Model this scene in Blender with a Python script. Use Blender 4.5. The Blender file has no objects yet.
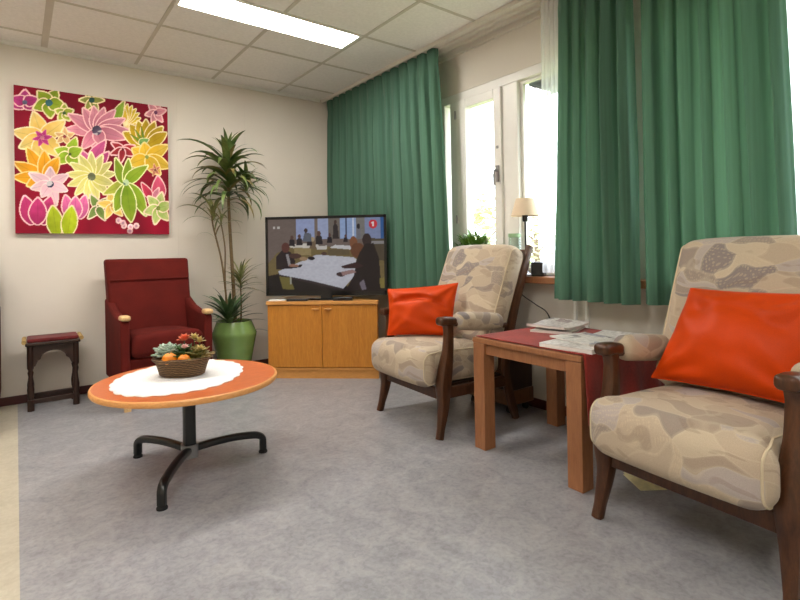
import bpy, bmesh, math, random
import numpy as np
from mathutils import Vector, Matrix, noise
R = math.radians
PI = math.pi
rnd = random.Random(7)
col = bpy.context.scene.collection
WX = 2.62      # window wall plane
BY = 4.372     # back wall plane
CZ = 2.49      # ceiling height

# ------------------------------------------------------------------ materials
def lin(c):
    return tuple(((v/255)/12.92 if v/255 <= .04045 else ((v/255+.055)/1.055)**2.4) for v in c)
def rgba(c):
    return (*lin(c), 1)
class NT:
    def __init__(s, name):
        s.m = bpy.data.materials.new(name); s.m.use_nodes = True
        s.t = s.m.node_tree; s.n = s.t.nodes; s.l = s.t.links
        s.b = s.n['Principled BSDF']; s.out = s.n['Material Output']
    def add(s, typ, **kw):
        n = s.n.new(typ)
        for k, v in kw.items():
            setattr(n, k, v)
        return n
    def link(s, a, b): s.l.new(a, b)
    def coords(s, scale=(1, 1, 1), kind='Object'):
        tc = s.n.new('ShaderNodeTexCoord'); mp = s.n.new('ShaderNodeMapping')
        mp.inputs['Scale'].default_value = scale
        s.link(tc.outputs[kind], mp.inputs['Vector']); return mp.outputs['Vector']
    def noise(s, vec, scale, detail=3, rough=.5, dist=0):
        n = s.n.new('ShaderNodeTexNoise'); n.inputs['Scale'].default_value = scale
        n.inputs['Detail'].default_value = detail; n.inputs['Roughness'].default_value = rough
        n.inputs['Distortion'].default_value = dist
        if vec is not None: s.link(vec, n.inputs['Vector'])
        return n.outputs['Fac']
    def ramp(s, fac, stops, interp='LINEAR'):
        n = s.n.new('ShaderNodeValToRGB'); n.color_ramp.interpolation = interp
        e = n.color_ramp.elements
        while len(e) < len(stops): e.new(.5)
        for el, (p, c) in zip(e, stops): el.position = p; el.color = rgba(c)
        s.link(fac, n.inputs['Fac']); return n.outputs['Color']
    def mix(s, fac, a, b, mode='MIX'):
        n = s.n.new('ShaderNodeMix'); n.data_type = 'RGBA'; n.blend_type = mode
        if isinstance(fac, (int, float)): n.inputs[0].default_value = fac
        else: s.link(fac, n.inputs[0])
        for i, v in ((6, a), (7, b)):
            if isinstance(v, tuple): n.inputs[i].default_value = rgba(v)
            else: s.link(v, n.inputs[i])
        return n.outputs[2]
    def bump(s, h, strength=.2, dist=.01):
        n = s.n.new('ShaderNodeBump'); n.inputs['Strength'].default_value = strength
        n.inputs['Distance'].default_value = dist
        s.link(h, n.inputs['Height']); s.link(n.outputs['Normal'], s.b.inputs['Normal'])
    def base(s, c, rough=.5, spec=None, metal=0, sheen=0):
        if isinstance(c, tuple): s.b.inputs['Base Color'].default_value = rgba(c)
        else: s.link(c, s.b.inputs['Base Color'])
        s.b.inputs['Roughness'].default_value = rough
        s.b.inputs['Metallic'].default_value = metal
        if spec is not None: s.b.inputs['Specular IOR Level'].default_value = spec
        if sheen: s.b.inputs['Sheen Weight'].default_value = sheen
        return s.m
def plain(name, c, rough=.5, var=.06, scale=8, spec=None, metal=0, bump=0):
    t = NT(name); v = t.coords()
    f = t.noise(v, scale, 4)
    lo = tuple(max(0, k*(1-var)) for k in c); hi = tuple(min(255, k*(1+var)) for k in c)
    cc = t.ramp(f, [(.3, lo), (.7, hi)])
    if bump: t.bump(t.noise(v, scale*20, 2), bump, .002)
    return t.base(cc, rough, spec, metal)
def wood(name, c1, c2, rough=.4, grain=(1, 1, 1), scale=6, spec=.4):
    t = NT(name); v = t.coords(grain)
    f = t.noise(v, scale, 5, .6, 1.5); g = t.noise(v, scale*7, 3, .6, .4)
    a = t.ramp(f, [(.25, c1), (.75, c2)])
    b = t.mix(.22, a, t.ramp(g, [(.35, tuple(k*.72 for k in c1)), (.65, c2)]))
    return t.base(b, rough, spec)
def fabric(name, c, var=.1, rough=.9, scale=400, sheen=.15, bump=.25):
    t = NT(name); v = t.coords()
    f = t.noise(v, 5, 3); w = t.noise(v, scale, 2)
    lo = tuple(k*(1-var) for k in c); hi = tuple(min(255, k*(1+var)) for k in c)
    a = t.ramp(f, [(.3, lo), (.7, hi)])
    b = t.mix(.25, a, t.ramp(w, [(.3, tuple(k*.7 for k in c)), (.7, hi)]))
    t.bump(w, bump, .002)
    return t.base(b, rough, .2, 0, sheen)

M = {}
M['wall'] = plain('wall_paint', (222, 213, 200), .85, .015, 2, .2, bump=.05)
M['wall_w'] = plain('window_wall_paint', (222, 215, 202), .85, .015, 2, .2, bump=.05)
M['tile'] = plain('ceiling_tile', (238, 234, 231), .95, .02, 60, .1)
M['tbar'] = plain('ceiling_bar', (202, 195, 184), .6, .02)
M['white'] = plain('white_lacquer', (232, 230, 222), .35, .01)
M['cornice'] = plain('cornice_paint', (222, 216, 204), .5, .01)
M['alu'] = plain('grey_metal', (150, 150, 150), .35, .03, metal=.8)
M['base'] = plain('skirting_paint', (72, 26, 22), .4, .08)
M['black'] = plain('black_plastic', (14, 14, 15), .35, .1)
M['blackgloss'] = plain('black_gloss', (9, 9, 11), .12, .1)
M['blackmetal'] = plain('black_powder_coat', (17, 18, 19), .3, .1)
M['rubber'] = plain('rubber', (12, 12, 12), .8, .1)
M['oak'] = wood('oak_veneer', (182, 112, 34), (206, 138, 52), .38, (6, 6, .6), 4)
M['oak_edge'] = wood('oak_edge', (196, 134, 66), (216, 156, 86), .4, (1, 1, 6), 5)
M['walnut'] = wood('dark_stained_wood', (54, 30, 17), (92, 56, 33), .3, (5, 5, 1), 6)
M['walnut_l'] = wood('worn_stained_wood', (84, 54, 34), (128, 88, 58), .32, (5, 5, 1), 6)
M['beech'] = wood('beech_wood', (142, 92, 58), (166, 112, 74), .42, (5, 5, .7), 4)
M['blond'] = wood('blond_wood', (214, 172, 116), (230, 192, 140), .4, (4, 4, 1), 5)
M['tabletop'] = wood('orange_laminate', (196, 98, 50), (214, 116, 64), .3, (1, 5, 1), 3, .5)
M['edge'] = wood('table_edge_beech', (218, 150, 84), (232, 170, 104), .35, (2, 2, 6), 4)
M['ebony'] = wood('blackened_oak', (34, 20, 15), (58, 36, 26), .4, (4, 4, 1), 8)
M['band'] = plain('pale_green_band', (150, 184, 140), .5, .03)
M['red'] = fabric('red_wool', (92, 25, 19), .12, sheen=.0)
M['redpat'] = fabric('stool_textile', (86, 30, 30), .5, scale=45)
M['cloth_red'] = fabric('red_woven_cloth', (146, 50, 42), .16, scale=90, bump=.6)
M['cloth_dark'] = M['cloth_red']
M['orange'] = fabric('orange_satin', (208, 66, 0), .07, .5, 500, .0, .08)
M['doily'] = fabric('white_lace', (242, 240, 238), .02, .95, 220, 0, .6)
M['soil'] = plain('soil', (48, 34, 24), .95, .4, 60, bump=.8)
M['stem'] = wood('plant_stem', (92, 74, 48), (128, 106, 70), .8, (1, 1, 8), 10)
M['paper'] = plain('white_paper', (226, 222, 216), .8, .02)
M['ypaper'] = plain('cream_leaflet', (240, 232, 184), .8, .06, 30)
M['cable_w'] = plain('grey_cable', (168, 164, 156), .5, .02)
M['cable_b'] = plain('dark_cable', (44, 40, 38), .5, .02)
M['wick'] = plain('lamp_shade_linen', (228, 206, 176), .9, .03)
M['tang'] = plain('tangerine_peel', (238, 140, 24), .4, .06, 20, bump=.3)
M['salmon'] = plain('salmon_petal', (232, 122, 88), .6, .1, 30)
M['pinkp'] = plain('pale_pink_petal', (232, 190, 186), .6, .06, 30)
M['gold'] = plain('gilt_roll', (170, 140, 84), .6, .15, 30)
M['creamleaf'] = plain('cream_edged_leaf', (196, 178, 116), .6, .15, 40)

def leafmat(name, c1, c2, edge=None):
    t = NT(name); v = t.coords()
    f = t.noise(v, 14, 3)
    a = t.ramp(f, [(.3, c1), (.7, c2)])
    m = t.base(a, .42, .4)
    return m
M['leaf'] = leafmat('dracaena_leaf', (48, 74, 32), (116, 130, 70))
M['leaf_y'] = leafmat('dracaena_old_leaf', (112, 92, 52), (150, 140, 84))
M['leaf_l'] = leafmat('thin_leaf', (86, 98, 52), (150, 150, 96))
M['aloe'] = leafmat('low_leaf', (42, 66, 36), (84, 108, 66))
M['herb'] = leafmat('herb_leaf', (58, 98, 30), (110, 150, 56))
M['succ'] = leafmat('succulent_leaf', (138, 158, 140), (190, 202, 184))
M['dgreen'] = leafmat('dark_leaf', (34, 60, 28), (70, 100, 46))
M['kal'] = leafmat('mixed_leaf', (90, 96, 44), (150, 120, 64))
M['out_leaf'] = leafmat('garden_leaf', (160, 166, 122), (208, 206, 160))
M['bark'] = plain('bark', (120, 104, 88), .9, .2, 20)
M['grass'] = plain('lawn', (150, 160, 100), .95, .1, 3)
M['facade'] = plain('pale_render', (226, 222, 214), .9, .03)
M['facade_d'] = plain('grey_panels', (120, 128, 130), .7, .05)

def glaze():
    t = NT('green_glaze'); v = t.coords()
    a = t.ramp(t.noise(v, 4, 3), [(.3, (112, 142, 78)), (.7, (136, 166, 94))])
    m = t.base(a, .16, .6); return m
M['glaze'] = glaze()

def floor_mat(name, cs, scale=9):
    t = NT(name); v = t.coords()
    a = t.noise(v, scale, 8, .68, .8); b = t.noise(v, scale*6, 5, .6, .6); c = t.noise(v, 1.3, 3)
    k1 = t.ramp(a, [(.3, cs[0]), (.5, cs[1]), (.7, cs[2])])
    k2 = t.ramp(b, [(.3, cs[0]), (.55, cs[1]), (.72, cs[3])])
    k3 = t.mix(.5, k1, k2)
    k4 = t.mix(t.ramp(c, [(.4, (0, 0, 0)), (.62, (70, 70, 70))]), k3, cs[4])
    m = t.base(k4, .36, .45)
    rr = t.n.new('ShaderNodeMapRange'); t.link(a, rr.inputs[0]); rr.inputs[3].default_value = .28; rr.inputs[4].default_value = .42
    t.link(rr.outputs[0], t.b.inputs['Roughness'])
    return m
M['floor'] = floor_mat('grey_linoleum', [(118, 118, 122), (154, 153, 156), (184, 182, 181), (160, 163, 174), (158, 151, 146)])
M['floor_b'] = floor_mat('beige_linoleum', [(174, 164, 142), (192, 184, 164), (206, 198, 180), (202, 195, 176), (188, 178, 156)])

def curtain_mat(name, c, tr, weight, band=True):
    t = NT(name); v = t.coords((1, 1, .02))
    f = t.noise(v, 60, 2); w = t.noise(t.coords(), 500, 2)
    a = t.ramp(f, [(.3, tuple(k*.93 for k in c)), (.7, tuple(min(255, k*1.07) for k in c))])
    t.bump(w, .15, .001)
    t.base(a, .85, .15, 0, .1)
    tn = t.n.new('ShaderNodeBsdfTranslucent'); tn.inputs[0].default_value = rgba(tr)
    mx = t.n.new('ShaderNodeMixShader'); mx.inputs[0].default_value = weight
    t.link(t.b.outputs[0], mx.inputs[1]); t.link(tn.outputs[0], mx.inputs[2]); t.link(mx.outputs[0], t.out.inputs[0])
    return t.m
M['curtain'] = curtain_mat('green_curtain_cloth', (78, 112, 94), (104, 146, 110), .16)

def sheer_mat():
    t = NT('white_voile')
    t.base((236, 238, 240), .9, .1)
    tn = t.n.new('ShaderNodeBsdfTranslucent'); tn.inputs[0].default_value = rgba((240, 242, 244))
    tp = t.n.new('ShaderNodeBsdfTransparent')
    mx = t.n.new('ShaderNodeMixShader'); mx.inputs[0].default_value = .5
    t.link(t.b.outputs[0], mx.inputs[1]); t.link(tn.outputs[0], mx.inputs[2])
    m2 = t.n.new('ShaderNodeMixShader'); m2.inputs[0].default_value = .45
    t.link(mx.outputs[0], m2.inputs[1]); t.link(tp.outputs[0], m2.inputs[2]); t.link(m2.outputs[0], t.out.inputs[0])
    return t.m
M['sheer'] = sheer_mat()

def glass_mat(name, tint=(255, 255, 255)):
    t = NT(name); t.n.remove(t.b)
    tp = t.n.new('ShaderNodeBsdfTransparent'); tp.inputs[0].default_value = rgba(tint)
    gl = t.n.new('ShaderNodeBsdfGlossy'); gl.inputs['Roughness'].default_value = .02
    lw = t.n.new('ShaderNodeLayerWeight'); pw = t.n.new('ShaderNodeMath'); pw.operation = 'POWER'; pw.inputs[1].default_value = 5
    t.link(lw.outputs['Facing'], pw.inputs[0]); fr = t.n.new('ShaderNodeMath'); fr.operation = 'MULTIPLY_ADD'; fr.inputs[1].default_value = .8; fr.inputs[2].default_value = .03
    t.link(pw.outputs[0], fr.inputs[0])
    mx = t.n.new('ShaderNodeMixShader')
    t.link(fr.outputs[0], mx.inputs[0]); t.link(tp.outputs[0], mx.inputs[1]); t.link(gl.outputs[0], mx.inputs[2])
    t.link(mx.outputs[0], t.out.inputs[0]); return t.m
M['glass'] = glass_mat('window_glass')
M['jar'] = glass_mat('jar_glass', (242, 248, 244))

def emit(name, c, s):
    t = NT(name); t.n.remove(t.b)
    e = t.n.new('ShaderNodeEmission'); e.inputs[0].default_value = rgba(c); e.inputs[1].default_value = s
    t.link(e.outputs[0], t.out.inputs[0]); return t.m
LAMP = 40.0
M['diffuser'] = emit('light_diffuser', (255, 250, 243), LAMP)

def attr_mat(name, emission=0, rough=.7):
    t = NT(name); a = t.n.new('ShaderNodeAttribute'); a.attribute_name = 'Paint'
    if emission:
        t.link(a.outputs['Color'], t.b.inputs['Emission Color']); t.b.inputs['Emission Strength'].default_value = emission
        return t.base((6, 6, 8), .15, .4)
    return t.base(a.outputs['Color'], rough, .2)
M['paintart'] = attr_mat('painted_canvas')
M['screen'] = attr_mat('screen_picture', .62)

def upholstery():
    """beige furnishing cloth printed with leaf shapes, spots and hatching"""
    t = NT('leaf_print_upholstery'); v = t.coords()
    nz = t.n.new('ShaderNodeTexNoise'); nz.inputs['Scale'].default_value = 5; nz.inputs['Detail'].default_value = 1
    t.link(v, nz.inputs['Vector'])
    ad = t.n.new('ShaderNodeMix'); ad.data_type = 'RGBA'; ad.blend_type = 'LINEAR_LIGHT'; ad.inputs[0].default_value = .1
    t.link(v, ad.inputs[6]); t.link(nz.outputs['Color'], ad.inputs[7]); dv = ad.outputs[2]
    mp = t.n.new('ShaderNodeMapping'); mp.inputs['Scale'].default_value = (1.0, .62, 1.25); mp.inputs['Rotation'].default_value = (.5, .2, .3)
    t.link(dv, mp.inputs['Vector'])
    vo = t.n.new('ShaderNodeTexVoronoi'); vo.inputs['Scale'].default_value = 12; t.link(mp.outputs['Vector'], vo.inputs['Vector'])
    sp = t.n.new('ShaderNodeSeparateColor'); t.link(vo.outputs['Color'], sp.inputs[0])
    patches = t.ramp(sp.outputs[0], [(0, (182, 164, 142)), (.22, (166, 148, 130)), (.36, (196, 180, 156)), (.52, (150, 136, 126)),
                                     (.62, (186, 168, 146)), (.76, (176, 164, 158)), (.84, (134, 124, 122)), (.9, (192, 174, 150))], 'CONSTANT')
    ve = t.n.new('ShaderNodeTexVoronoi'); ve.feature = 'DISTANCE_TO_EDGE'; ve.inputs['Scale'].default_value = 12
    t.link(mp.outputs['Vector'], ve.inputs['Vector'])
    edge = t.ramp(ve.outputs['Distance'], [(.02, (150, 150, 150)), (.06, (0, 0, 0))])
    c1 = t.mix(edge, patches, (206, 192, 166))
    # spots only inside some of the patches
    sv = t.n.new('ShaderNodeTexVoronoi'); sv.inputs['Scale'].default_value = 95; sv.inputs['Randomness'].default_value = .25
    t.link(dv, sv.inputs['Vector'])
    spot = t.ramp(sv.outputs['Distance'], [(.3, (255, 255, 255)), (.42, (0, 0, 0))])
    gate = t.ramp(sp.outputs[1], [(0, (0, 0, 0)), (.62, (150, 150, 150))], 'CONSTANT')
    sg = t.mix(1.0, spot, gate, 'MULTIPLY')
    c2 = t.mix(sg, c1, (212, 194, 162))
    # brown leaf flecks
    fl = t.n.new('ShaderNodeMapping'); fl.inputs['Scale'].default_value = (1, .45, 1.6); fl.inputs['Rotation'].default_value = (.9, .3, .2)
    t.link(dv, fl.inputs['Vector'])
    f2 = t.noise(fl.outputs['Vector'], 16, 1.5, .5, .4)
    flk = t.ramp(f2, [(.62, (0, 0, 0)), (.66, (150, 150, 150))])
    c3 = t.mix(flk, c2, (122, 100, 86))
    w = t.noise(v, 420, 2)
    c4 = t.mix(.12, c3, t.ramp(w, [(.3, (110, 98, 88)), (.7, (220, 204, 178))]))
    t.bump(w, .25, .002)
    return t.base(c4, .92, .15, 0, .1)
M['uph'] = upholstery()
M['piping'] = plain('piping_cord', (206, 190, 160), .9, .05)

def wicker():
    t = NT('brown_wicker'); v = t.coords((1, 1, 1))
    w = t.n.new('ShaderNodeTexWave'); w.bands_direction = 'Z'; w.inputs['Scale'].default_value = 36; w.inputs['Distortion'].default_value = 3
    w.inputs['Detail'].default_value = 2; w.inputs['Detail Scale'].default_value = 3
    t.link(v, w.inputs['Vector'])
    a = t.ramp(w.outputs['Fac'], [(.2, (62, 44, 28)), (.8, (126, 96, 62))])
    t.bump(w.outputs['Fac'], .8, .004)
    return t.base(a, .6, .3)
M['wicker'] = wicker()

def print_mat(name, seed, tone):
    t = NT(name); v = t.coords((1, 1, 1))
    mp = t.n.new('ShaderNodeMapping'); mp.inputs['Location'].default_value = (seed, seed*.7, 0); t.link(v, mp.inputs['Vector'])
    br = t.n.new('ShaderNodeTexVoronoi'); br.distance = 'CHEBYCHEV'; br.inputs['Scale'].default_value = 11; br.inputs['Randomness'].default_value = .8
    t.link(mp.outputs['Vector'], br.inputs['Vector'])
    sp = t.n.new('ShaderNodeSeparateColor'); t.link(br.outputs['Color'], sp.inputs[0])
    a = t.ramp(sp.outputs[0], [(0, (222, 218, 212)), (.45, tone), (.55, (196, 190, 184)), (.75, (120, 116, 118)), (.84, (226, 222, 216))], 'CONSTANT')
    n = t.noise(mp.outputs['Vector'], 60, 3)
    b = t.mix(.35, a, t.ramp(n, [(.4, (150, 146, 144)), (.6, (232, 230, 226))]))
    return t.base(b, .5, .35)
M['print1'] = print_mat('printed_page', .3, (150, 128, 124))
M['print2'] = print_mat('printed_cover', 2.1, (140, 142, 160))
M['print3'] = print_mat('printed_sheet', 4.4, (190, 120, 110))

# ------------------------------------------------------------------ mesh helpers
def finish(name, bm, mat, parent=None, loc=None, smooth=35, bevel=0, seg=2, recalc=True):
    if recalc: bmesh.ops.recalc_face_normals(bm, faces=bm.faces)
    me = bpy.data.meshes.new(name); bm.to_mesh(me); bm.free()
    for m in (mat if isinstance(mat, (list, tuple)) else [mat]): me.materials.append(m)
    if smooth:
        me.shade_smooth()
        try: me.set_sharp_from_angle(angle=R(smooth))
        except Exception: pass
    o = bpy.data.objects.new(name, me); col.objects.link(o)
    if parent: o.parent = parent
    if loc is not None: o.location = loc
    if bevel:
        b = o.modifiers.new('bevel', 'BEVEL'); b.width = bevel; b.segments = seg; b.limit_method = 'ANGLE'; b.angle_limit = R(40)
    return o
def empty(name, loc=(0, 0, 0), rz=0):
    o = bpy.data.objects.new(name, None); o.empty_display_size = .1; col.objects.link(o)
    o.location = loc; o.rotation_euler = (0, 0, rz); return o
def tag(o, label, cat, group=None):
    o['label'] = label; o['category'] = cat
    if group: o['group'] = group
    return o
def struct(o):
    o['kind'] = 'structure'; return o
def thing(name, label, cat, loc=(0, 0, 0), rz=0, group=None):
    return tag(empty(name, loc, rz), label, cat, group)
def box(bm, x0, x1, y0, y1, z0, z1, mi=0):
    v = [bm.verts.new((x, y, z)) for z in (z0, z1) for y in (y0, y1) for x in (x0, x1)]
    for f in ((0, 1, 3, 2), (4, 5, 7, 6), (0, 1, 5, 4), (2, 3, 7, 6), (0, 2, 6, 4), (1, 3, 7, 5)):
        bm.faces.new([v[i] for i in f]).material_index = mi
    return v
def obox(bm, c, s, m=None):
    """box of size s centred at c, turned by matrix m"""
    v = box(bm, -s[0]/2, s[0]/2, -s[1]/2, s[1]/2, -s[2]/2, s[2]/2)
    for q in v: q.co = (m @ q.co if m else q.co) + Vector(c)
    return v
def B(): return bmesh.new()
def boxobj(name, ext, mat, parent=None, bevel=0, seg=2):
    bm = B(); box(bm, *ext); return finish(name, bm, mat, parent, bevel=bevel, seg=seg)
def prism(bm, poly, z0, z1):
    a = [bm.verts.new((x, y, z0)) for x, y in poly]; b = [bm.verts.new((x, y, z1)) for x, y in poly]
    bm.faces.new(a[::-1]); bm.faces.new(b); n = len(poly)
    for i in range(n): bm.faces.new((a[i], a[(i+1) % n], b[(i+1) % n], b[i]))
def prism_ax(bm, poly, a0, a1, ax):
    """poly in the plane across axis ax ('x': (y,z), 'y': (x,z))"""
    def P(p, t): return (t, p[0], p[1]) if ax == 'x' else (p[0], t, p[1])
    a = [bm.verts.new(P(p, a0)) for p in poly]; b = [bm.verts.new(P(p, a1)) for p in poly]
    bm.faces.new(a[::-1]); bm.faces.new(b); n = len(poly)
    for i in range(n): bm.faces.new((a[i], a[(i+1) % n], b[(i+1) % n], b[i]))
def lathe(bm, prof, n=40, c=(0, 0, 0), sx=1, sy=1, cap=True):
    rings = []
    for r, z in prof:
        if r < 1e-5: rings.append([bm.verts.new((c[0], c[1], c[2]+z))])
        else: rings.append([bm.verts.new((c[0]+r*sx*math.cos(2*PI*i/n), c[1]+r*sy*math.sin(2*PI*i/n), c[2]+z)) for i in range(n)])
    for a, b in zip(rings, rings[1:]):
        for i in range(n):
            j = (i+1) % n
            if len(a) == 1 and len(b) == 1: continue
            if len(a) == 1: bm.faces.new((a[0], b[j], b[i]))
            elif len(b) == 1: bm.faces.new((a[i], a[j], b[0]))
            else: bm.faces.new((a[i], a[j], b[j], b[i]))
    if cap:
        for k in (0, -1):
            if len(rings[k]) > 1: bm.faces.new(rings[k] if k else rings[k][::-1])
def tube(bm, pts, rad, n=10, sq=(1, 1), sup=2.0, up=None):
    """tube along pts; rad a number or list (radius, or (ra, rb)); sup>2 squares the section"""
    pts = [Vector(p) for p in pts]; rings = []; side = None
    for i, p in enumerate(pts):
        d = (pts[min(i+1, len(pts)-1)]-pts[max(i-1, 0)]).normalized()
        if side is None:
            u = Vector(up) if up else (Vector((0, 1, 0)) if abs(d.y) < .8 else Vector((1, 0, 0)))
            side = (u-d*u.dot(d)).normalized()
        else: side = (side-d*side.dot(d)).normalized()
        o = d.cross(side); r = rad[i] if isinstance(rad, (list, tuple)) else rad
        ra, rb = r if isinstance(r, (list, tuple)) else (r*sq[0], r*sq[1])
        ring = []
        for k in range(n):
            a = 2*PI*(k+.5)/n; ca, sa = math.cos(a), math.sin(a)
            f = (abs(ca)**sup+abs(sa)**sup)**(-1/sup)
            ring.append(bm.verts.new(p+side*ca*f*ra+o*sa*f*rb))
        rings.append(ring)
    for a, b in zip(rings, rings[1:]):
        for k in range(n): bm.faces.new((a[k], a[(k+1) % n], b[(k+1) % n], b[k]))
    bm.faces.new(rings[0][::-1]); bm.faces.new(rings[-1])
def spline(pts, n=8):
    """Catmull-Rom through pts (any tuples)"""
    P = [Vector(p) for p in pts]; out = []
    for i in range(len(P)-1):
        a, b, c, d = P[max(i-1, 0)], P[i], P[i+1], P[min(i+2, len(P)-1)]
        for k in range(n):
            t = k/n
            out.append(.5*((2*b)+(c-a)*t+(2*a-5*b+4*c-d)*t*t+(3*b-a-3*c+d)*t**3))
    out.append(P[-1]); return out
def rbox(bm, sx, sy, sz, r, f=None, n=14, m=6):
    """rounded cushion block centred at 0 (superellipsoid-cornered), f deforms each point"""
    def ax(h, r, n, m):
        v = [-h+r*(1-math.cos(PI/2*k/m)) for k in range(m)]
        v += [-(h-r)+2*(h-r)*k/n for k in range(n+1)]
        v += [h-r*(1-math.cos(PI/2*(m-1-k)/m)) for k in range(m)]
        return v
    X, Y, Z = ax(sx/2, r, n, m), ax(sy/2, r, n, m), ax(sz/2, r, max(2, n//4), m)
    H = Vector((sx/2-r, sy/2-r, sz/2-r)); cache = {}
    def V(x, y, z):
        k = (round(x, 6), round(y, 6), round(z, 6))
        if k not in cache:
            p = Vector((x, y, z)); c = Vector([max(-h, min(h, q)) for q, h in zip(p, H)]); d = p-c
            p = c+d.normalized()*r if d.length > 1e-9 else p
            cache[k] = bm.verts.new(f(p) if f else p)
        return cache[k]
    def quad(A, Bv, g):
        for i in range(len(A)-1):
            for j in range(len(Bv)-1):
                vs = [V(*g(A[i], Bv[j])), V(*g(A[i+1], Bv[j])), V(*g(A[i+1], Bv[j+1])), V(*g(A[i], Bv[j+1]))]
                try: bm.faces.new(vs)
                except ValueError: pass
    for s in (-1, 1):
        quad(X, Y, lambda a, b: (a, b, s*sz/2)); quad(X, Z, lambda a, b: (a, s*sy/2, b)); quad(Y, Z, lambda a, b: (s*sx/2, a, b))
def blade(bm, base, azim, tilt, length, width, droop, n=8, fold=.25, taper=.35, twist=0, mi=0):
    """one strap leaf: starts at base leaning out at tilt from vertical, bends over by droop"""
    p = Vector(base); d0 = tilt; st = length/n; rows = []
    h = Vector((math.cos(azim), math.sin(azim), 0)); s = Vector((-math.sin(azim), math.cos(azim), 0))
    for i in range(n+1):
        t = i/n; a = d0+droop*t**1.4
        d = h*math.sin(a)+Vector((0, 0, math.cos(a))); nn = (h*-math.cos(a)+Vector((0, 0, math.sin(a))))
        w = width*.5*(min(1, (t+.12)/taper)**.6 if t < taper else max(0, (1-(t-taper)/(1-taper)))**.75)
        ss = s*math.cos(twist*t)+nn*math.sin(twist*t)
        c = p.copy()
        if i == n: rows.append([bm.verts.new(c)])
        else: rows.append([bm.verts.new(c-ss*w+nn*w*fold), bm.verts.new(c), bm.verts.new(c+ss*w+nn*w*fold)])
        p = p+d*st
    for a, b in zip(rows, rows[1:]):
        if len(b) == 3:
            for k in (0, 1): bm.faces.new((a[k], a[k+1], b[k+1], b[k])).material_index = mi
        else:
            for k in (0, 1): bm.faces.new((a[k], a[k+1], b[0])).material_index = mi
def copy_thing(o, loc, rz, label, group=None):
    def cp(q, par):
        c = q.copy(); col.objects.link(c)
        if par: c.parent = par
        for ch in list(q.children): cp(ch, c)
        return c
    c = cp(o, None); c.location = loc; c.rotation_euler = (0, 0, rz); c['label'] = label
    if group: c['group'] = group
    return c

# ------------------------------------------------------------------ room shell
XL, YF = -2.6, -2.2
bm = B(); box(bm, 0, WX+.3, YF, BY+.1, -.1, 0); box(bm, XL, 0, YF, BY+.1, -.1, 0, 1)
fl = struct(finish('floor', bm, [M['floor'], M['floor_b']], smooth=0))
bm = B(); box(bm, XL-.1, WX+.3, YF-.1, BY+.2, CZ, CZ+.1)
struct(finish('ceiling', bm, M['tile'], smooth=0))
bm = B(); box(bm, XL-.1, WX+.3, BY, BY+.12, 0, CZ)
struct(finish('wall_back', bm, M['wall'], smooth=0))
bm = B(); box(bm, XL-.1, XL, YF, BY, 0, CZ); struct(finish('wall_left', bm, M['wall'], smooth=0))
bm = B(); box(bm, XL-.1, WX+.3, YF-.1, YF, 0, CZ); struct(finish('wall_front', bm, M['wall'], smooth=0))
SZ, WT = .835, 2.165
W1 = (1.50, 2.92); W2 = (-1.3, 1.25)
bm = B(); X1 = WX+.28
box(bm, WX, X1, YF, BY, 0, SZ-.04); box(bm, WX, X1, YF, BY, WT, CZ)
for a, b in ((YF, W2[0]), (W2[1], W1[0]), (W1[1], BY)): box(bm, WX, X1, a, b, SZ-.04, WT)
struct(finish('wall_right', bm, M['wall_w'], smooth=0))
# ceiling grid
bm = B()
for i, x in enumerate([.175-.59*k for k in range(1, 5)]+[.755, 1.34, 1.93]): box(bm, x-.011, x+.011, YF, BY, CZ-.004, CZ+.01)
box(bm, .155, .194, YF, BY, CZ-.004, CZ+.01)
for k in range(-1, 10):
    y = 4.125-.607*k
    if YF < y < BY-.1: box(bm, XL, 2.385, y-.011, y+.011, CZ-.0035, CZ+.01)
struct(finish('trim_1', bm, M['tbar'], smooth=0))
# hanging rail and angle strip under the ceiling on the back wall
bm = B(); box(bm, XL, 2.36, BY-.022, BY, CZ-.028, CZ-.006); box(bm, XL, 2.36, BY-.03, BY, CZ-.006, CZ)
struct(finish('trim_2', bm, M['white'], smooth=0, bevel=.003))
# panel joints of the back wall
bm = B()
for k in range(-5, 5):
    x = .494+.565*k
    if x < 2.3: box(bm, x-.0035, x+.0035, BY-.0015, BY, .06, CZ-.03)
struct(finish('trim_3', bm, M['wall'], smooth=0))
bm = B(); box(bm, XL, WX, BY-.014, BY, 0, .058); struct(finish('baseboard_back', bm, M['base'], smooth=0, bevel=.004))
bm = B(); box(bm, WX-.014, WX, YF, BY-.014, 0, .058); struct(finish('baseboard_right', bm, M['base'], smooth=0, bevel=.004))
# stepped curtain board with its runner tracks along the window wall
bm = B(); box(bm, 2.385, WX, YF, BY, CZ-.012, CZ)
for x0, x1, z in ((2.385, 2.40, .03), (2.455, 2.47, .03), (2.52, 2.535, .036), (2.59, WX, .05)): box(bm, x0, x1, YF, BY, CZ-z, CZ-.01)
struct(finish('trim_4', bm, M['cornice'], smooth=0, bevel=.002))
# sill board
bm = B(); box(bm, 2.50, WX+.02, YF+.02, BY-.02, SZ-.042, SZ)
struct(finish('trim_5', bm, M['beech'], smooth=0, bevel=.005))

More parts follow.
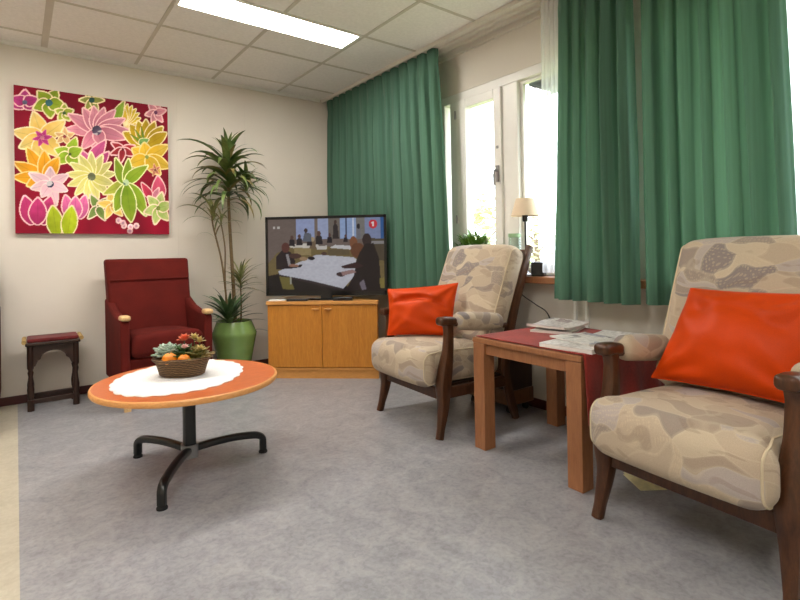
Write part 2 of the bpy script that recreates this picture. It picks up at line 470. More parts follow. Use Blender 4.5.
# ------------------------------------------------------------------ windows
def bars(name, mat, par, lst, x0, x1, bev=.004):
    bm = B()
    for y0, y1, z0, z1 in lst: box(bm, x0, x1, y0, y1, z0, z1)
    return finish(name, bm, mat, par, smooth=0, bevel=bev)
def pane(par, y0, y1, z0, z1, x):
    bm = B(); box(bm, x, x+.006, y0, y1, z0, z1); return finish('glass_pane', bm, M['glass'], par, smooth=0)
w1 = struct(empty('window_1', (WX, 2.2, SZ)))
def rel(lst, y, z): return [(a-y, b-y, c-z, d-z) for a, b, c, d in lst]
fb = SZ; ft, f0 = WT-.062, SZ+.05
P1 = [(2.862, 2.92, f0, ft), (W1[0], W1[0]+.05, f0, ft), (W1[0], 2.92, ft, WT), (W1[0], 2.92, fb, f0), (2.72, 2.80, f0, ft), (2.16, 2.287, f0, ft)]
bars('frame', M['white'], w1, rel(P1, 2.2, SZ), .0, .075)
sash = bars('sash', M['white'], w1, rel([(2.622, 2.722, .885, 2.098), (2.287, 2.352, .885, 2.098), (2.352, 2.622, 2.036, 2.098), (2.352, 2.622, .885, .95)], 2.2, SZ), -.018, .05)
pane(sash, 2.622-2.2, 2.352-2.2, .95-SZ, 2.036-SZ, .03)
for a, b in ((2.80, 2.862), (1.55, 2.16)): pane(w1, a-2.2, b-2.2, .05, 1.27, .05)
bars('glazing_bead', M['white'], w1, rel([(2.135, 2.16, fb+.07, 2.085), (1.55, 1.572, fb+.07, 2.085), (1.55, 2.16, 2.085, 2.103), (1.55, 2.16, fb+.05, fb+.07)], 2.2, SZ), .03, .06, .002)
bm = B(); obox(bm, (-.022, .118, .68), (.01, .024, .11)); tube(bm, [(-.026, .118, .70), (-.055, .118, .70), (-.058, .118, .66), (-.058, .117, .60)], .009, 8)
finish('window_handle', bm, M['alu'], sash)
bm = B(); obox(bm, (-.021, .118, .86), (.008, .014, .018)); finish('lock_button', bm, M['alu'], sash)
bm = B()
for z in (1.23, 2.0): tube(bm, [(-.022, 2.722-2.2, z-SZ-.03), (-.022, 2.722-2.2, z-SZ+.03)], .008, 8)
finish('hinge', bm, M['alu'], sash)
bm = B(); box(bm, .10, .24, 1.52-2.2, 2.14-2.2, 2.03-SZ, 2.10-SZ)
for k in range(4): box(bm, .095, .10, 1.52-2.2, 2.14-2.2, 2.035+k*.016-SZ, 2.044+k*.016-SZ)
finish('blind_box', bm, M['facade_d'], w1, smooth=0)
w2 = struct(empty('window_2', (WX, 0, SZ)))
t2 = WT-SZ-.062
P2 = [(W2[0], W2[0]+.06, .05, t2), (W2[1]-.06, W2[1], .05, t2), (*W2, t2, WT-SZ), (*W2, 0, .05), (.05, .17, .05, t2), (-.62, -.50, .05, t2)]
bars('frame', M['white'], w2, P2, 0, .075)
for a, b in ((W2[0]+.06, -.62), (-.5, .05), (.17, W2[1]-.06)): pane(w2, a, b, .05, WT-SZ-.062, .05)

# ------------------------------------------------------------------ curtains
def curtain(name, y0, y1, z0, z1, x, folds, amp, seed, mat, shift0=0, shift1=0, pleat=True, tuck=0):
    """hanging cloth: y0,y1 along the wall at the top, shifted at the hem; pinch pleats at the head"""
    r = random.Random(seed); nu, nv = folds*14, 46; bm = B()
    ph = [r.uniform(-.5, .5) for _ in range(folds+2)]; am = [r.uniform(.5, 1.25) for _ in range(folds+2)]
    rows = []
    for j in range(nv+1):
        v = j/nv; v = v**1.0; z = z1+(z0-z1)*v; row = []
        a0, a1 = y0+shift0*v, y1+shift1*v
        for i in range(nu+1):
            u = i/nu; q = u*folds; k = int(q); t = q-k
            aa = am[k]*(1-t)+am[k+1]*t; pp = ph[k]*(1-t)+ph[k+1]*t
            wander = .7*math.sin(v*2.1+k*1.3+seed)*v*.5
            q2 = q+.55*min(1, v*4)*noise.noise((q*.8, seed, v*.25))*math.sin(PI*u)**.5
            th = 2*PI*(q2+.12*pp*v)+wander
            head = math.exp(-(v/.07)**2) if pleat else 0
            soft = math.cos(th)+.28*math.cos(2*th+pp*3+v*2)
            pin = 2*max(0, math.cos(th))**6-.55
            dx = amp*aa*(soft*(1-head)*(.55+.45*min(1, v*3))+pin*head*.6)
            dy = .22*amp*math.sin(2*th+.6)*(1-head)
            dx += .006*noise.noise((u*9+seed, v*4, 0))
            if pleat and v > .03 and v < .09: dx *= .8
            row.append(bm.verts.new((x+dx+tuck*v, a0+(a1-a0)*u+dy, z-.006*head*math.cos(th))))
        rows.append(row)
    for a, b in zip(rows, rows[1:]):
        for i in range(nu): bm.faces.new((a[i], a[i+1], b[i+1], b[i]))
    c = ((y0+y1)/2)
    for v in bm.verts: v.co -= Vector((x, c, z0))
    return finish(name, bm, mat, smooth=180, loc=(x, c, z0), recalc=False)
c1 = curtain('curtain', 2.735, 4.355, .70, CZ-.016, 2.433, 14, .026, 3, M['curtain'], -.085, 0)
tag(c1, 'green pleated curtain hanging in the corner behind the television', 'curtain', 'green curtains')
c2 = curtain('curtain', 1.285, 1.70, .718, CZ-.016, 2.422, 5, .036, 11, M['curtain'], -.018, .06)
tag(c2, 'green curtain hanging beside the table lamp, left of the grey gap', 'curtain', 'green curtains')
c3 = curtain('curtain', .675, 1.24, .722, CZ-.016, 2.432, 7, .032, 5, M['curtain'], -.045, .012, tuck=.012)
tag(c3, 'green curtain hanging right behind the patterned armchair with the larger orange cushion', 'curtain', 'green curtains')
s1 = curtain('sheer_curtain', 1.64, 1.875, .86, CZ-.016, 2.50, 7, .012, 21, M['sheer'], 0, .02, False)
tag(s1, 'white sheer curtain between the lamp and the green curtain', 'curtain', 'white sheer curtains')
s2 = curtain('sheer_curtain', -.9, .86, .86, CZ-.016, 2.50, 18, .012, 23, M['sheer'], 0, .0, False)
tag(s2, 'white sheer curtain at the right edge, above the nearest armchair', 'curtain', 'white sheer curtains')

# ------------------------------------------------------------------ ceiling light fittings
def fitting(loc, label):
    t = thing('ceiling_light', label, 'ceiling light', loc)
    bm = B()
    for e in ((-.575, .575, -.135, -.118), (-.575, .575, .118, .135), (-.575, -.556, -.118, .118), (.556, .575, -.118, .118)): box(bm, *e, -.012, 0)
    finish('frame', bm, M['white'], t, smooth=0)
    boxobj('diffuser', (-.556, .556, -.118, .118, -.008, -.002), M['diffuser'], t)
    return t
f1 = fitting((1.335, 3.035, CZ), 'lit rectangular fluorescent ceiling panel above the coffee table')
for x, y in ((-.43, .61), (-.43, 3.035), (-.43, -1.2)):  # added panels out of view, placed as fill light from the left
    copy_thing(f1, (x, y, CZ), 0, 'added ceiling panel, out of view, that brightens the room')['group'] = 'added unseen ceiling panels'

# ------------------------------------------------------------------ outside
bm = B(); box(bm, WX+.3, 40, -25, 40, -.9, -.6); o = struct(finish('ground', bm, M['grass'], smooth=0))
def tree(loc, h, rad, n, seed, label, cat='tree', name='garden_tree'):
    r = random.Random(seed); t = thing(name, label, cat, loc, 0, 'shrubs and trees outside')
    bm = B(); tube(bm, spline([(0, 0, 0), (.05, .03, h*.4), (-.03, .05, h*.8)], 4), [.09-.006*i for i in range(9)], 8)
    for k in range(7):
        a = k*2.4; z = h*(.3+.07*k)
        tube(bm, [(.02, .03, z), (rad*.5*math.cos(a), rad*.5*math.sin(a), z+h*.18)], [.03, .012], 6)
    finish('trunk', bm, M['bark'], t)
    bm = B()
    for k in range(n):
        d = Vector((r.gauss(0, 1), r.gauss(0, 1), r.gauss(0, 1))).normalized()*rad*r.uniform(.55, 1)
        p = Vector((d.x, d.y, h*.68+d.z*h*.36/rad)); s = r.uniform(.05, .11)
        m = Matrix.Rotation(r.uniform(0, 6.3), 3, 'Z') @ Matrix.Rotation(r.uniform(-1, 1), 3, 'X')
        q = [bm.verts.new(p+m @ Vector(c)*s) for c in ((-1, 0, 0), (0, -.45, .1), (1, 0, 0), (0, .45, .1))]
        bm.faces.new(q)
    finish('crown', bm, M['out_leaf'], t, smooth=0); return t
tree((5.0, 5.0, -.6), 2.3, .85, 900, 1, 'pale green shrub outside the window, behind the sill plant')
tree((8.2, 6.3, -.6), 2.4, 1.1, 900, 2, 'pale green shrub outside the window, behind the lamp')
tree((9.5, 10.2, -.6), 4.6, 1.5, 800, 3, 'faint tree far outside the left window pane')
bl = thing('building', 'pale building with grey bands seen through the leftmost strip of window', 'building', (9, 19, -.6))
boxobj('wall', (-4, 8, -.0, 8, 0, 8), M['facade'], bl)
for k in range(5): boxobj('balcony_band', (-4.3, 8, -.5, -.001, .9+1.45*k, 1.55+1.45*k), M['facade_d'], bl)
# ------------------------------------------------------------------ patterned wooden-framed armchairs (front faces local -x)
def perimeter(sx, sz, r, y, f):
    """closed cord line round a cushion block's side, on its 45 degree shoulder"""
    hx, hz, e, out = sx/2-r, sz/2-r, r*.72, []
    for qx, qz, a0 in ((hx, hz, 0), (-hx, hz, 90), (-hx, -hz, 180), (hx, -hz, 270)):
        for k in range(7):
            a = R(a0+15*k); out.append(f(Vector((qx+e*math.cos(a), y, qz+e*math.sin(a)))))
        nx = {0: (-hx, hz), 90: (-hx, -hz), 180: (hx, -hz), 270: (hx, hz)}[a0]
        for k in range(1, 6):
            t = k/6; a = R(a0+90); out.append(f(Vector((qx+(nx[0]-qx)*t+e*math.cos(a), y, qz+(nx[1]-qz)*t+e*math.sin(a)))))
    return out+[out[0]]
def make_fauteuil():
    t = thing('armchair', '', 'armchair', (0, 0, 0), 0, 'patterned armchairs with dark wooden frames')
    W = .295
    for s in (-1, 1):
        y = s*W
        bm = B()
        path = spline([(-.035, y+s*.012, 0), (-.022, y+s*.008, .05), (.004, y, .17), (.006, y, .27), (.02, y, .36), (.040, y, .46), (.046, y, .56), (.042, y, .605)], 5)
        zs = [0, .05, .17, .27, .36, .46, .56, .605]; rs = [.021, .021, .031, .042, .039, .030, .026, .029]
        rad = []
        for p in path: rad.append(float(np.interp(p.z, zs, rs)))
        tube(bm, path, [(q*.9, q) for q in rad], 14, sup=3.2)
        finish('front_leg', bm, M['walnut'], t)
        bm = B(); rbox(bm, .115, .064, .046, .018, lambda p: Vector((p.x+.035, p.y+y, p.z+.622+.10*max(0, -p.x-.02)*0-.35*max(0, p.x)**1.0*.3)), 4, 4)
        finish('arm_knob', bm, M['walnut'], t)
        bm = B(); tube(bm, spline([(.07, y, .606), (.2, y, .588), (.34, y, .57), (.47, y, .56)], 4), [(.022, .016)]*13, 10, sup=3)
        finish('arm_rail', bm, M['walnut'], t)
        bm = B()
        def padf(p, y=y): 
            u = (p.x+.175)/.35
            return Vector((p.x+.265, y+p.y*(1+.1*math.sin(PI*u)), .617-.035*u+p.z*(1+.12*math.sin(PI*u))))
        rbox(bm, .35, .085, .095, .041, padf, 8, 6)
        finish('arm_pad', bm, M['uph'], t)
        bm = B()
        tube(bm, spline([(.545, y, 0), (.50, y, .14), (.468, y, .28), (.485, y, .42), (.54, y, .62), (.612, y, .82), (.69, y, 1.02)], 5), [(.017, .021)]*2+[(.018, .027)]*26+[(.017, .024)]*3, 12, sup=3.5)
        finish('rear_post', bm, M['walnut'], t)
        bm = B(); obox(bm, (.24, y, .235), (.46, .026, .06)); finish('side_rail', bm, M['walnut'], t, bevel=.004)
    bm = B(); obox(bm, (.008, 0, .225), (.028, .55, .062)); finish('front_rail', bm, M['walnut'], t, bevel=.005)
    bm = B(); obox(bm, (.47, 0, .25), (.026, .55, .07)); finish('rear_rail', bm, M['walnut'], t, bevel=.005)
    bm = B(); m = Matrix.Rotation(R(23), 3, 'Y'); obox(bm, (.668, 0, .97), (.022, .56, .06), m); finish('top_rail', bm, M['walnut'], t, bevel=.006)
    for k in range(-2, 3):
        y = k*.118
        bm = B(); tube(bm, spline([(.475, y, .27), (.49, y, .42), (.535, y, .62), (.607, y, .82), (.66, y, .955)], 4), [(.02, .008)]*17, 8, sup=4)
        finish('back_slat', bm, M['walnut'], t)
    bm = B(); obox(bm, (.25, 0, .262), (.43, .54, .018)); finish('seat_deck', bm, M['ebony'], t)
    # seat cushion: crowned, its front roll hanging over the rail
    def seatf(p):
        u = p.x/.2975; v = p.y/.2675
        z = p.z+.372+(.022*(1-u*u)*(1-v*v) if p.z > 0 else 0)
        z -= .018*(u*.5+.5)
        if p.z < 0 and u < -.5: z -= .018*(-u-.5)
        x = p.x+.174-.014*(1-v*v)*(1 if u < 0 else 0)
        k = min(1, max(0, (-.02-x)/.04)); return Vector((x, p.y*(1+.105*k*k*(3-2*k)), z))
    bm = B(); rbox(bm, .595, .535, .20, .072, seatf, 14, 7); sc = finish('seat_cushion', bm, M['uph'], t)
    for s in (-1, 1):
        bm = B()
        tube(bm, perimeter(.595, .20, .072, s*(.2675-.072*.293), seatf), .004, 6)
        finish('piping', bm, M['piping'], sc)
    # back cushion, leaning along the posts, softly rounded at the top
    ang = R(22)
    def backf(p):
        h = p.z/.32; v = p.y/.3125
        bulge = .022*(1-h*h)*(1-v*v)*(1 if p.x < 0 else 0)
        q = Vector((p.x-bulge-.02*h*h*0, p.y, p.z-.022*v**4*max(0, h)))
        return Matrix.Rotation(ang, 3, 'Y') @ q+Vector((.484, 0, .732))
    bm = B(); rbox(bm, .135, .625, .64, .058, backf, 14, 7); bc = finish('back_cushion', bm, M['uph'], t)
    for s in (-1, 1):
        bm = B(); tube(bm, perimeter(.135, .64, .058, s*(.3125-.058*.293), backf), .004, 6); finish('piping', bm, M['piping'], bc)
    return t
ch1 = make_fauteuil()
ch1.location = (1.835, 2.33, 0); ch1.rotation_euler = (0, 0, R(-4))
ch1['label'] = 'patterned armchair with dark wooden frame next to the television cabinet'
ch2 = copy_thing(ch1, (1.715, .762, 0), R(-6), 'nearest patterned armchair with dark wooden frame, cut off by the right edge')

# ------------------------------------------------------------------ orange cushions
def pillow(label, c4, thick, seed, sag=0, rear=None):
    """c4: BL, BR, TR, TL of the face towards the room"""
    r = random.Random(seed); n = 40; bl, br, tr, tl = [Vector(p) for p in c4]
    N = (br-bl).cross(tl-bl).normalized(); ctr = (bl+br+tr+tl)/4; base = Vector((ctr.x, ctr.y, min(p[2] for p in c4)))
    bm = B(); grids = []
    def P(u, v, side):
        uu = (u+1)/2; vv = (v+1)/2
        pu = .055*(1-v*v)*u; pv = .05*(1-u*u)*v
        a = uu-pu/2; b = vv-pv/2
        p = bl*(1-a)*(1-b)+br*a*(1-b)+tr*a*b+tl*(1-a)*b
        f = max(0, (1-u**2))**.55*max(0, (1-v**2))**.55
        w = noise.noise((u*1.6+seed, v*1.6, 2))*.10+noise.noise((u*4+seed, v*1.5+u*2, 5))*.05
        for su in (-1, 1):
            for sv in (-1, 1):
                a_, b_ = (u-su)*-su, (v-sv)*-sv; d_ = math.hypot(a_, b_)
                w += .16*math.exp(-((d_-.55)/.38)**2)*math.cos(math.atan2(b_, a_)*8+seed+su*2+sv)
        w += .12*noise.noise((u*2.5+v*1.5, v*2.2-u+seed, 9))
        crease = sag*math.exp(-((v-.28-.25*math.cos(u*2.2)+.2*u)/.10)**2)*max(0, 1-(abs(u)/.95)**3)
        h = thick*.5*f*(1+w)-crease*(side > 0)
        return p+N*h*side-base
    for side in (1, -1):
        g = [[None]*(n+1) for _ in range(n+1)]
        for i in range(n+1):
            for j in range(n+1):
                u = math.sin((i/n-.5)*PI); v = math.sin((j/n-.5)*PI)
                if side < 0 and (i in (0, n) or j in (0, n)): g[i][j] = grids[0][i][j]
                else: g[i][j] = bm.verts.new(P(u, v, side))
        grids.append(g)
        for i in range(n):
            for j in range(n):
                f = (g[i][j], g[i+1][j], g[i+1][j+1], g[i][j+1])
                bm.faces.new(f if side > 0 else f[::-1])
    bmesh.ops.remove_doubles(bm, verts=bm.verts, dist=1e-5)
    o = finish('cushion', bm, M['orange'], smooth=180, loc=base)
    seam = [P(math.sin((k/20-.5)*PI), -1, 1) for k in range(21)]+[P(1, math.sin((k/20-.5)*PI), 1) for k in range(1, 21)]+[P(-math.sin((k/20-.5)*PI), 1, 1) for k in range(1, 21)]+[P(-1, -math.sin((k/20-.5)*PI), 1) for k in range(1, 21)]
    b2 = B(); tube(b2, seam, .0035, 6); finish('seam_cord', b2, M['orange'], o)
    return tag(o, label, 'cushion', 'orange cushions')
pillow('orange cushion slumped in the patterned armchair by the television', [(1.825, 2.545, .487), (2.075, 2.235, .492), (2.17, 2.275, .80), (1.87, 2.60, .762)], .16, 4, .034)
pillow('large orange cushion leaning in the nearest armchair at the right edge', [(1.965, .985, .495), (1.925, .48, .50), (2.08, .455, .84), (2.12, .90, .835)], .21, 9, .012)

# ------------------------------------------------------------------ side table with cloth and magazines
st = thing('side_table', 'square brown wooden side table between the two patterned armchairs', 'side table', (2.16, 1.512, 0), R(-2))
HX, HY, TH = .32, .318, .56
for sx in (-1, 1):
    for sy in (-1, 1):
        bm = B(); a = .037; cx, cy = sx*(HX-.039), sy*(HY-.039); box(bm, cx-a, cx+a, cy-a, cy+a, 0, TH-.028)
        finish('leg', bm, M['beech'], st, bevel=.003)
for s in (-1, 1):
    bm = B(); box(bm, s*(HX-.03)-.011, s*(HX-.03)+.011, -HY+.068, HY-.068, TH-.082, TH-.028); finish('apron', bm, M['beech'], st, bevel=.002)
    bm = B(); box(bm, -HX+.068, HX-.068, s*(HY-.03)-.011, s*(HY-.03)+.011, TH-.082, TH-.028); finish('apron', bm, M['beech'], st, bevel=.002)
bm = B(); box(bm, -HX, HX, -HY, HY, TH-.028, TH); finish('tabletop', bm, M['beech'], st, bevel=.004)
# red cloth, lies on the top and falls over the side towards the nearest chair
bm = B(); n = 44; rows = []; Wd = 2*HX-.02
prof = [(HY-.012, .003)]+[(HY-.012-(2*HY-.012)*k/26, .003) for k in range(1, 27)]+[(-HY-.003, .001), (-HY-.006, -.008)]+[(-HY-.007-.004*k/8, -.008-.27*k/8) for k in range(1, 9)]
for j, (y, z) in enumerate(prof):
    row = []
    for i in range(n+1):
        x = -Wd/2+Wd*i/n; hang = max(0, -z/.28)
        row.append(bm.verts.new((x, y-.012*hang*(1+math.sin(i*.55)) if z < -.005 else y, z+.0012*(noise.noise((x*9, y*9, 0))+1))))
    rows.append(row)
for a, b in zip(rows, rows[1:]):
    for i in range(n): bm.faces.new((a[i], a[i+1], b[i+1], b[i]))
tc = finish('table_cloth', bm, M['cloth_red'], smooth=60, loc=(2.16, 1.512, TH)); tc.rotation_euler = (0, 0, R(-2))
sm = tc.modifiers.new('thickness', 'SOLIDIFY'); sm.thickness = .0025; sm.offset = 1
tag(tc, 'red woven cloth lying on the side table and falling over its right side', 'table cloth')
def magazine(label, x, y, z, rz, sx, sy, th, mat, curl, seed, pages=True):
    t = thing('magazine', label, 'magazine', (x, y, z), rz, 'magazines on the side table')
    def sheet(z0, z1, e):
        bm = B(); g = []
        for s, zz in ((0, z0), (1, z1)):
            g.append([[bm.verts.new((sx*(i/10-.5)*(1+e), sy*(j/14-.5)*(1+e), zz+curl*(.5+.5*math.cos(i*.62+seed))*(j/14)**2*.6+curl*.5*(abs(i/10-.5)*2)**3+.0015*s*noise.noise((i+seed, j, 0)))) for j in range(15)] for i in range(11)])
        for i in range(10):
            for j in range(14):
                for s in (0, 1): bm.faces.new((g[s][i][j], g[s][i+1][j], g[s][i+1][j+1], g[s][i][j+1]))
        for i in range(10):
            for j in (0, 14): bm.faces.new((g[0][i][j], g[0][i+1][j], g[1][i+1][j], g[1][i][j]))
        for j in range(14):
            for i in (0, 10): bm.faces.new((g[0][i][j], g[0][i][j+1], g[1][i][j+1], g[1][i][j]))
        return bm
    finish('pages', sheet(0, th, 0), M['paper'], t, smooth=30)
    finish('cover', sheet(th, th+.0012, .012), mat, t, smooth=30)
    return t
zc = TH+.0055
magazine('lower white magazine at the back of the side table, beneath the opened one', 2.31, 1.655, zc, R(18), .27, .21, .012, M['print3'], .0, 1)
magazine('opened magazine with curled pages on top at the back of the side table', 2.325, 1.665, zc+.015, R(8), .29, .215, .012, M['print1'], .02, 2)
magazine('thick white magazine at the front right corner of the side table', 1.965, 1.31, zc, R(3), .205, .25, .018, M['print1'], .0, 3)
magazine('grey printed magazine lying on the thick white one', 2.06, 1.325, zc+.0202, R(-14), .21, .25, .006, M['print2'], .004, 4)
magazine('printed sheet bundle at the right rear of the side table', 2.30, 1.335, zc, R(10), .25, .19, .01, M['print3'], .004, 5)

# ------------------------------------------------------------------ coffee table
ct = thing('coffee_table', 'round orange-topped coffee table on a black three-legged pedestal', 'coffee table', (.637, 2.488, 0))
H = .43
bm = B(); lathe(bm, [(0, H-.026), (.385, H-.026), (.392, H-.023), (.392, H-.003), (.389, H), (0, H)], 96, cap=False); tt = finish('tabletop', bm, M['tabletop'], ct)
bm = B(); lathe(bm, [(.391, H-.0255), (.398, H-.024), (.4015, H-.018), (.4015, H-.008), (.398, H-.002), (.391, H+.0004), (.391, H-.0255)], 96, cap=False)
finish('edge_band', bm, M['edge'], tt)
bm = B(); tube(bm, [(0, 0, .085), (0, 0, H-.03)], .027, 20, sup=4); finish('column', bm, M['blackmetal'], ct)
bm = B(); lathe(bm, [(.06, H-.034), (.13, H-.030), (.13, H-.0262), (0, H-.0262)], 32); finish('top_plate', bm, M['blackmetal'], ct)
bm = B(); tube(bm, [(0, 0, .062), (0, 0, .122)], .036, 24, sup=3.2); finish('hub', bm, M['alu'], ct)
for fx, fy in ((.518, 2.503), (.546, 3.234), (1.133, 2.842)):
    d = Vector((fx*.8696-.637, fy*.8696-2.488, 0)); L = d.length; d.normalize()
    pts = [(.03, .098), (.10, .104), (.20, .106), (L-.06, .098), (L-.02, .088), (L-.002, .07), (L, .04), (L, .018)]
    bm = B(); tube(bm, spline([(d.x*s, d.y*s, z) for s, z in pts], 4), .0185, 14, sq=(1, .9), sup=3, up=(-d.y, d.x, 0)); lg = finish('leg', bm, M['blackmetal'], ct)
    bm = B(); lathe(bm, [(.021, 0), (.022, .006), (.017, .014), (.014, .02)], 20, (d.x*L, d.y*L, 0)); finish('foot_pad', bm, M['rubber'], lg)
# lace doily
bm = B(); n = 168; ca, sa = .53, .85; cx, cy = .617, 2.545
ring = []; c0 = bm.verts.new((0, 0, .0018)); rings = []
for f in (.35, .7, .9, 1):
    rg = []
    for k in range(n):
        a = 2*PI*k/n; sc = 1+(.035*abs(math.sin(a*12))+.012*math.sin(a*3+1)+.01*math.sin(a*5)) if f > .8 else 1
        u, v = .345*f*sc*math.cos(a), .272*f*sc*math.sin(a)
        rg.append(bm.verts.new((u*ca-v*sa, u*sa+v*ca, .0018+(.0012*math.sin(k*.9) if f == 1 else 0))))
    rings.append(rg)
for k in range(n):
    j = (k+1) % n; bm.faces.new((c0, rings[0][k], rings[0][j]))
    for a, b in zip(rings, rings[1:]): bm.faces.new((a[k], b[k], b[j], a[j]))
do = finish('doily', bm, M['doily'], loc=(cx, cy, H), smooth=60); so = do.modifiers.new('thickness', 'SOLIDIFY'); so.thickness = .0014; so.offset = 0
tag(do, 'white lace doily with a scalloped edge on the round coffee table', 'doily')
# basket of plants and fruit
bx, by, bz = .625, 2.55, H+.0035
ang_b = math.atan2(-.604, .797)
bk = thing('basket', 'oval brown wicker basket on the white doily', 'basket', (bx, by, bz), ang_b)
bm = B(); lathe(bm, [(0, 0), (.096, 0), (.104, .006), (.111, .03), (.119, .055), (.129, .078), (.125, .08), (.116, .055), (.106, .02), (0, .02)], 64, sy=.72, cap=False); finish('body', bm, M['wicker'], bk)
bm = B(); tube(bm, [(.129*math.cos(2*PI*k/48), .129*.74*math.sin(2*PI*k/48), .080) for k in range(49)], .009, 8); finish('rim', bm, M['wicker'], bk)
bm = B(); lathe(bm, [(0, .045), (.112, .045), (.112, .056), (0, .06)], 40, sy=.70, cap=False); finish('soil', bm, M['soil'], bk)
mb = Matrix.Translation((bx, by, bz)) @ Matrix.Rotation(ang_b, 4, 'Z')
def inb(x, y, z): return tuple(mb @ Vector((x, y, z)))
def tang(x, y, label, s):
    t = thing('tangerine', label, 'tangerine', inb(x, y, .06), 0, 'tangerines in the basket')
    bm = B(); rr = .03*s; lathe(bm, [(0, 0), (rr*.5, .003), (rr*.9, rr*.5), (rr, rr*.85), (rr*.85, rr*1.3), (rr*.4, rr*1.62), (rr*.1, rr*1.6), (0, rr*1.57)], 24, cap=False); finish('fruit', bm, M['tang'], t)
    bm = B(); lathe(bm, [(.003, rr*1.56), (.004, rr*1.65), (0, rr*1.7)], 8); finish('stalk', bm, M['dgreen'], t)
tang(-.03, -.066, 'orange tangerine at the front left of the basket', 1.12)
tang(.035, -.062, 'orange tangerine at the front right of the basket', .95)
def rosette(name, label, cat, x, y, z, mat, rings, L, w, seed, group=None, extra=None):
    t = thing(name, label, cat, inb(x, y, z), 0, group); r = random.Random(seed); bm = B()
    for k in range(rings):
        n = 7+k
        for i in range(n):
            a = 2*PI*(i+.5*(k % 2))/n+r.uniform(-.15, .15); f = (k+1)/rings; n_ = n
            blade(bm, (0, 0, .006+.03*(1-f)), a, .2+.9*f+r.uniform(-.1, .1), L*(.5+.5*f)*r.uniform(.85, 1.1), w*(.7+.4*f), .35*f, 5, .3, .6)
    if extra: extra(t)
    o = finish('leaves', bm, mat, t, smooth=60); so = o.modifiers.new('thick', 'SOLIDIFY'); so.thickness = .0035
    bm = B(); tube(bm, [(0, 0, 0), (0, 0, .02)], .007, 8); finish('stem', bm, M['dgreen'], t)
    return t
rosette('succulent', 'pale grey-green succulent rosette at the left of the basket', 'succulent', -.066, .0, .07, M['succ'], 5, .09, .042, 3)
rosette('foliage_plant', 'dark green leafy plant in the middle of the basket', 'plant', .005, .01, .058, M['dgreen'], 5, .10, .034, 4)
rosette('foliage_plant', 'olive and reddish leafy plant at the right of the basket', 'plant', .076, .0, .058, M['kal'], 5, .092, .032, 5)
def bloom(name, label, cat, x, y, h, mat, n, L, w, seed):
    t = thing(name, label, cat, inb(x, y, .056), 0, 'flowers in the basket'); r = random.Random(seed)
    bm = B(); tube(bm, [(0, 0, 0), (0, 0, h)], .0025, 6); finish('stem', bm, M['dgreen'], t)
    bm = B()
    for k in range(n):
        blade(bm, (0, 0, h-.004), k*2.4, .25+1.1*k/n, L, w, .3, 4, .3, .6)
    finish('petals', bm, mat, t, smooth=60)
bloom('flower', 'salmon flower standing highest in the middle of the basket', 'flower', .012, .0, .108, M['salmon'], 18, .038, .028, 1)
bloom('flower', 'pale pink flower low in the middle of the basket', 'flower', .032, -.045, .08, M['pinkp'], 16, .024, .02, 2)
for i, (x, y, h, w) in enumerate(((.05, .02, .112, 'cream blossom right of the salmon flower'), (.08, .01, .098, 'cream blossom above the right plant'), (.098, -.03, .065, 'cream blossom at the right rim of the basket'))):
    bloom('flower', w, 'flower', x, y, h, M['creamleaf'], 14, .034, .018, 5+i)

# ------------------------------------------------------------------ red armchairs (front faces local -y, origin under the middle of the chair)
def make_red():
    t = thing('upholstered_armchair', '', 'armchair', (0, 0, 0), 0, 'dark red upholstered armchairs')
    def backf(p):
        h = p.z/.40
        return Vector((p.x*(1+.03*h), p.y*(1-.12*h)+.205+.085*h, p.z+.58))
    bm = B(); rbox(bm, .555, .12, .80, .022, backf, 8, 4); bk = finish('backrest', bm, M['red'], t)
    bm = B(); pts = [(x, .205+.085*.62-.066, .83) for x in np.linspace(-.27, .27, 9)]; tube(bm, pts, .004, 6); finish('seam', bm, M['red'], bk)
    bm = B(); rbox(bm, .455, .50, .15, .045, lambda p: Vector((p.x, p.y-.05, p.z+.395+.02*(1-(p.x/.23)**2)*(p.z > 0)-.05*p.y)), 8, 5); finish('seat_cushion', bm, M['red'], t)
    bm = B(); box(bm, -.235, .235, -.27, .2, .15, .33); finish('seat_base', bm, M['red'], t, bevel=.01)
    for s in (-1, 1):
        side = [(-.285, .15), (.255, .15), (.27, .70), (.20, .685), (.05, .63), (-.12, .60), (-.26, .588), (-.285, .57)]
        bm = B(); prism_ax(bm, side, s*.262-.028, s*.262+.028, 'x'); finish('arm', bm, M['red'], t, bevel=.014, seg=3)
        bm = B(); rbox(bm, .062, .085, .036, .016, lambda p: Vector((p.x+s*.262, p.y-.262, p.z+.602)), 4, 4); finish('arm_cap', bm, M['blond'], t)
        for yy in (-.245, .225):
            bm = B(); tube(bm, [(s*.25, yy, .15), (s*.25, yy-.012*(1 if yy < 0 else -1), 0)], [.026, .021], 12, sup=3); finish('foot', bm, M['blond'], t)
    return t
rc = make_red(); rc.location = (.805, 3.935, 0); rc.rotation_euler = (0, 0, R(2))
rc['label'] = 'dark red high-backed upholstered armchair behind the round coffee table'
copy_thing(rc, (-.372, 3.93, 0), 0, 'dark red armchair showing only a sliver at the left edge of the photo')

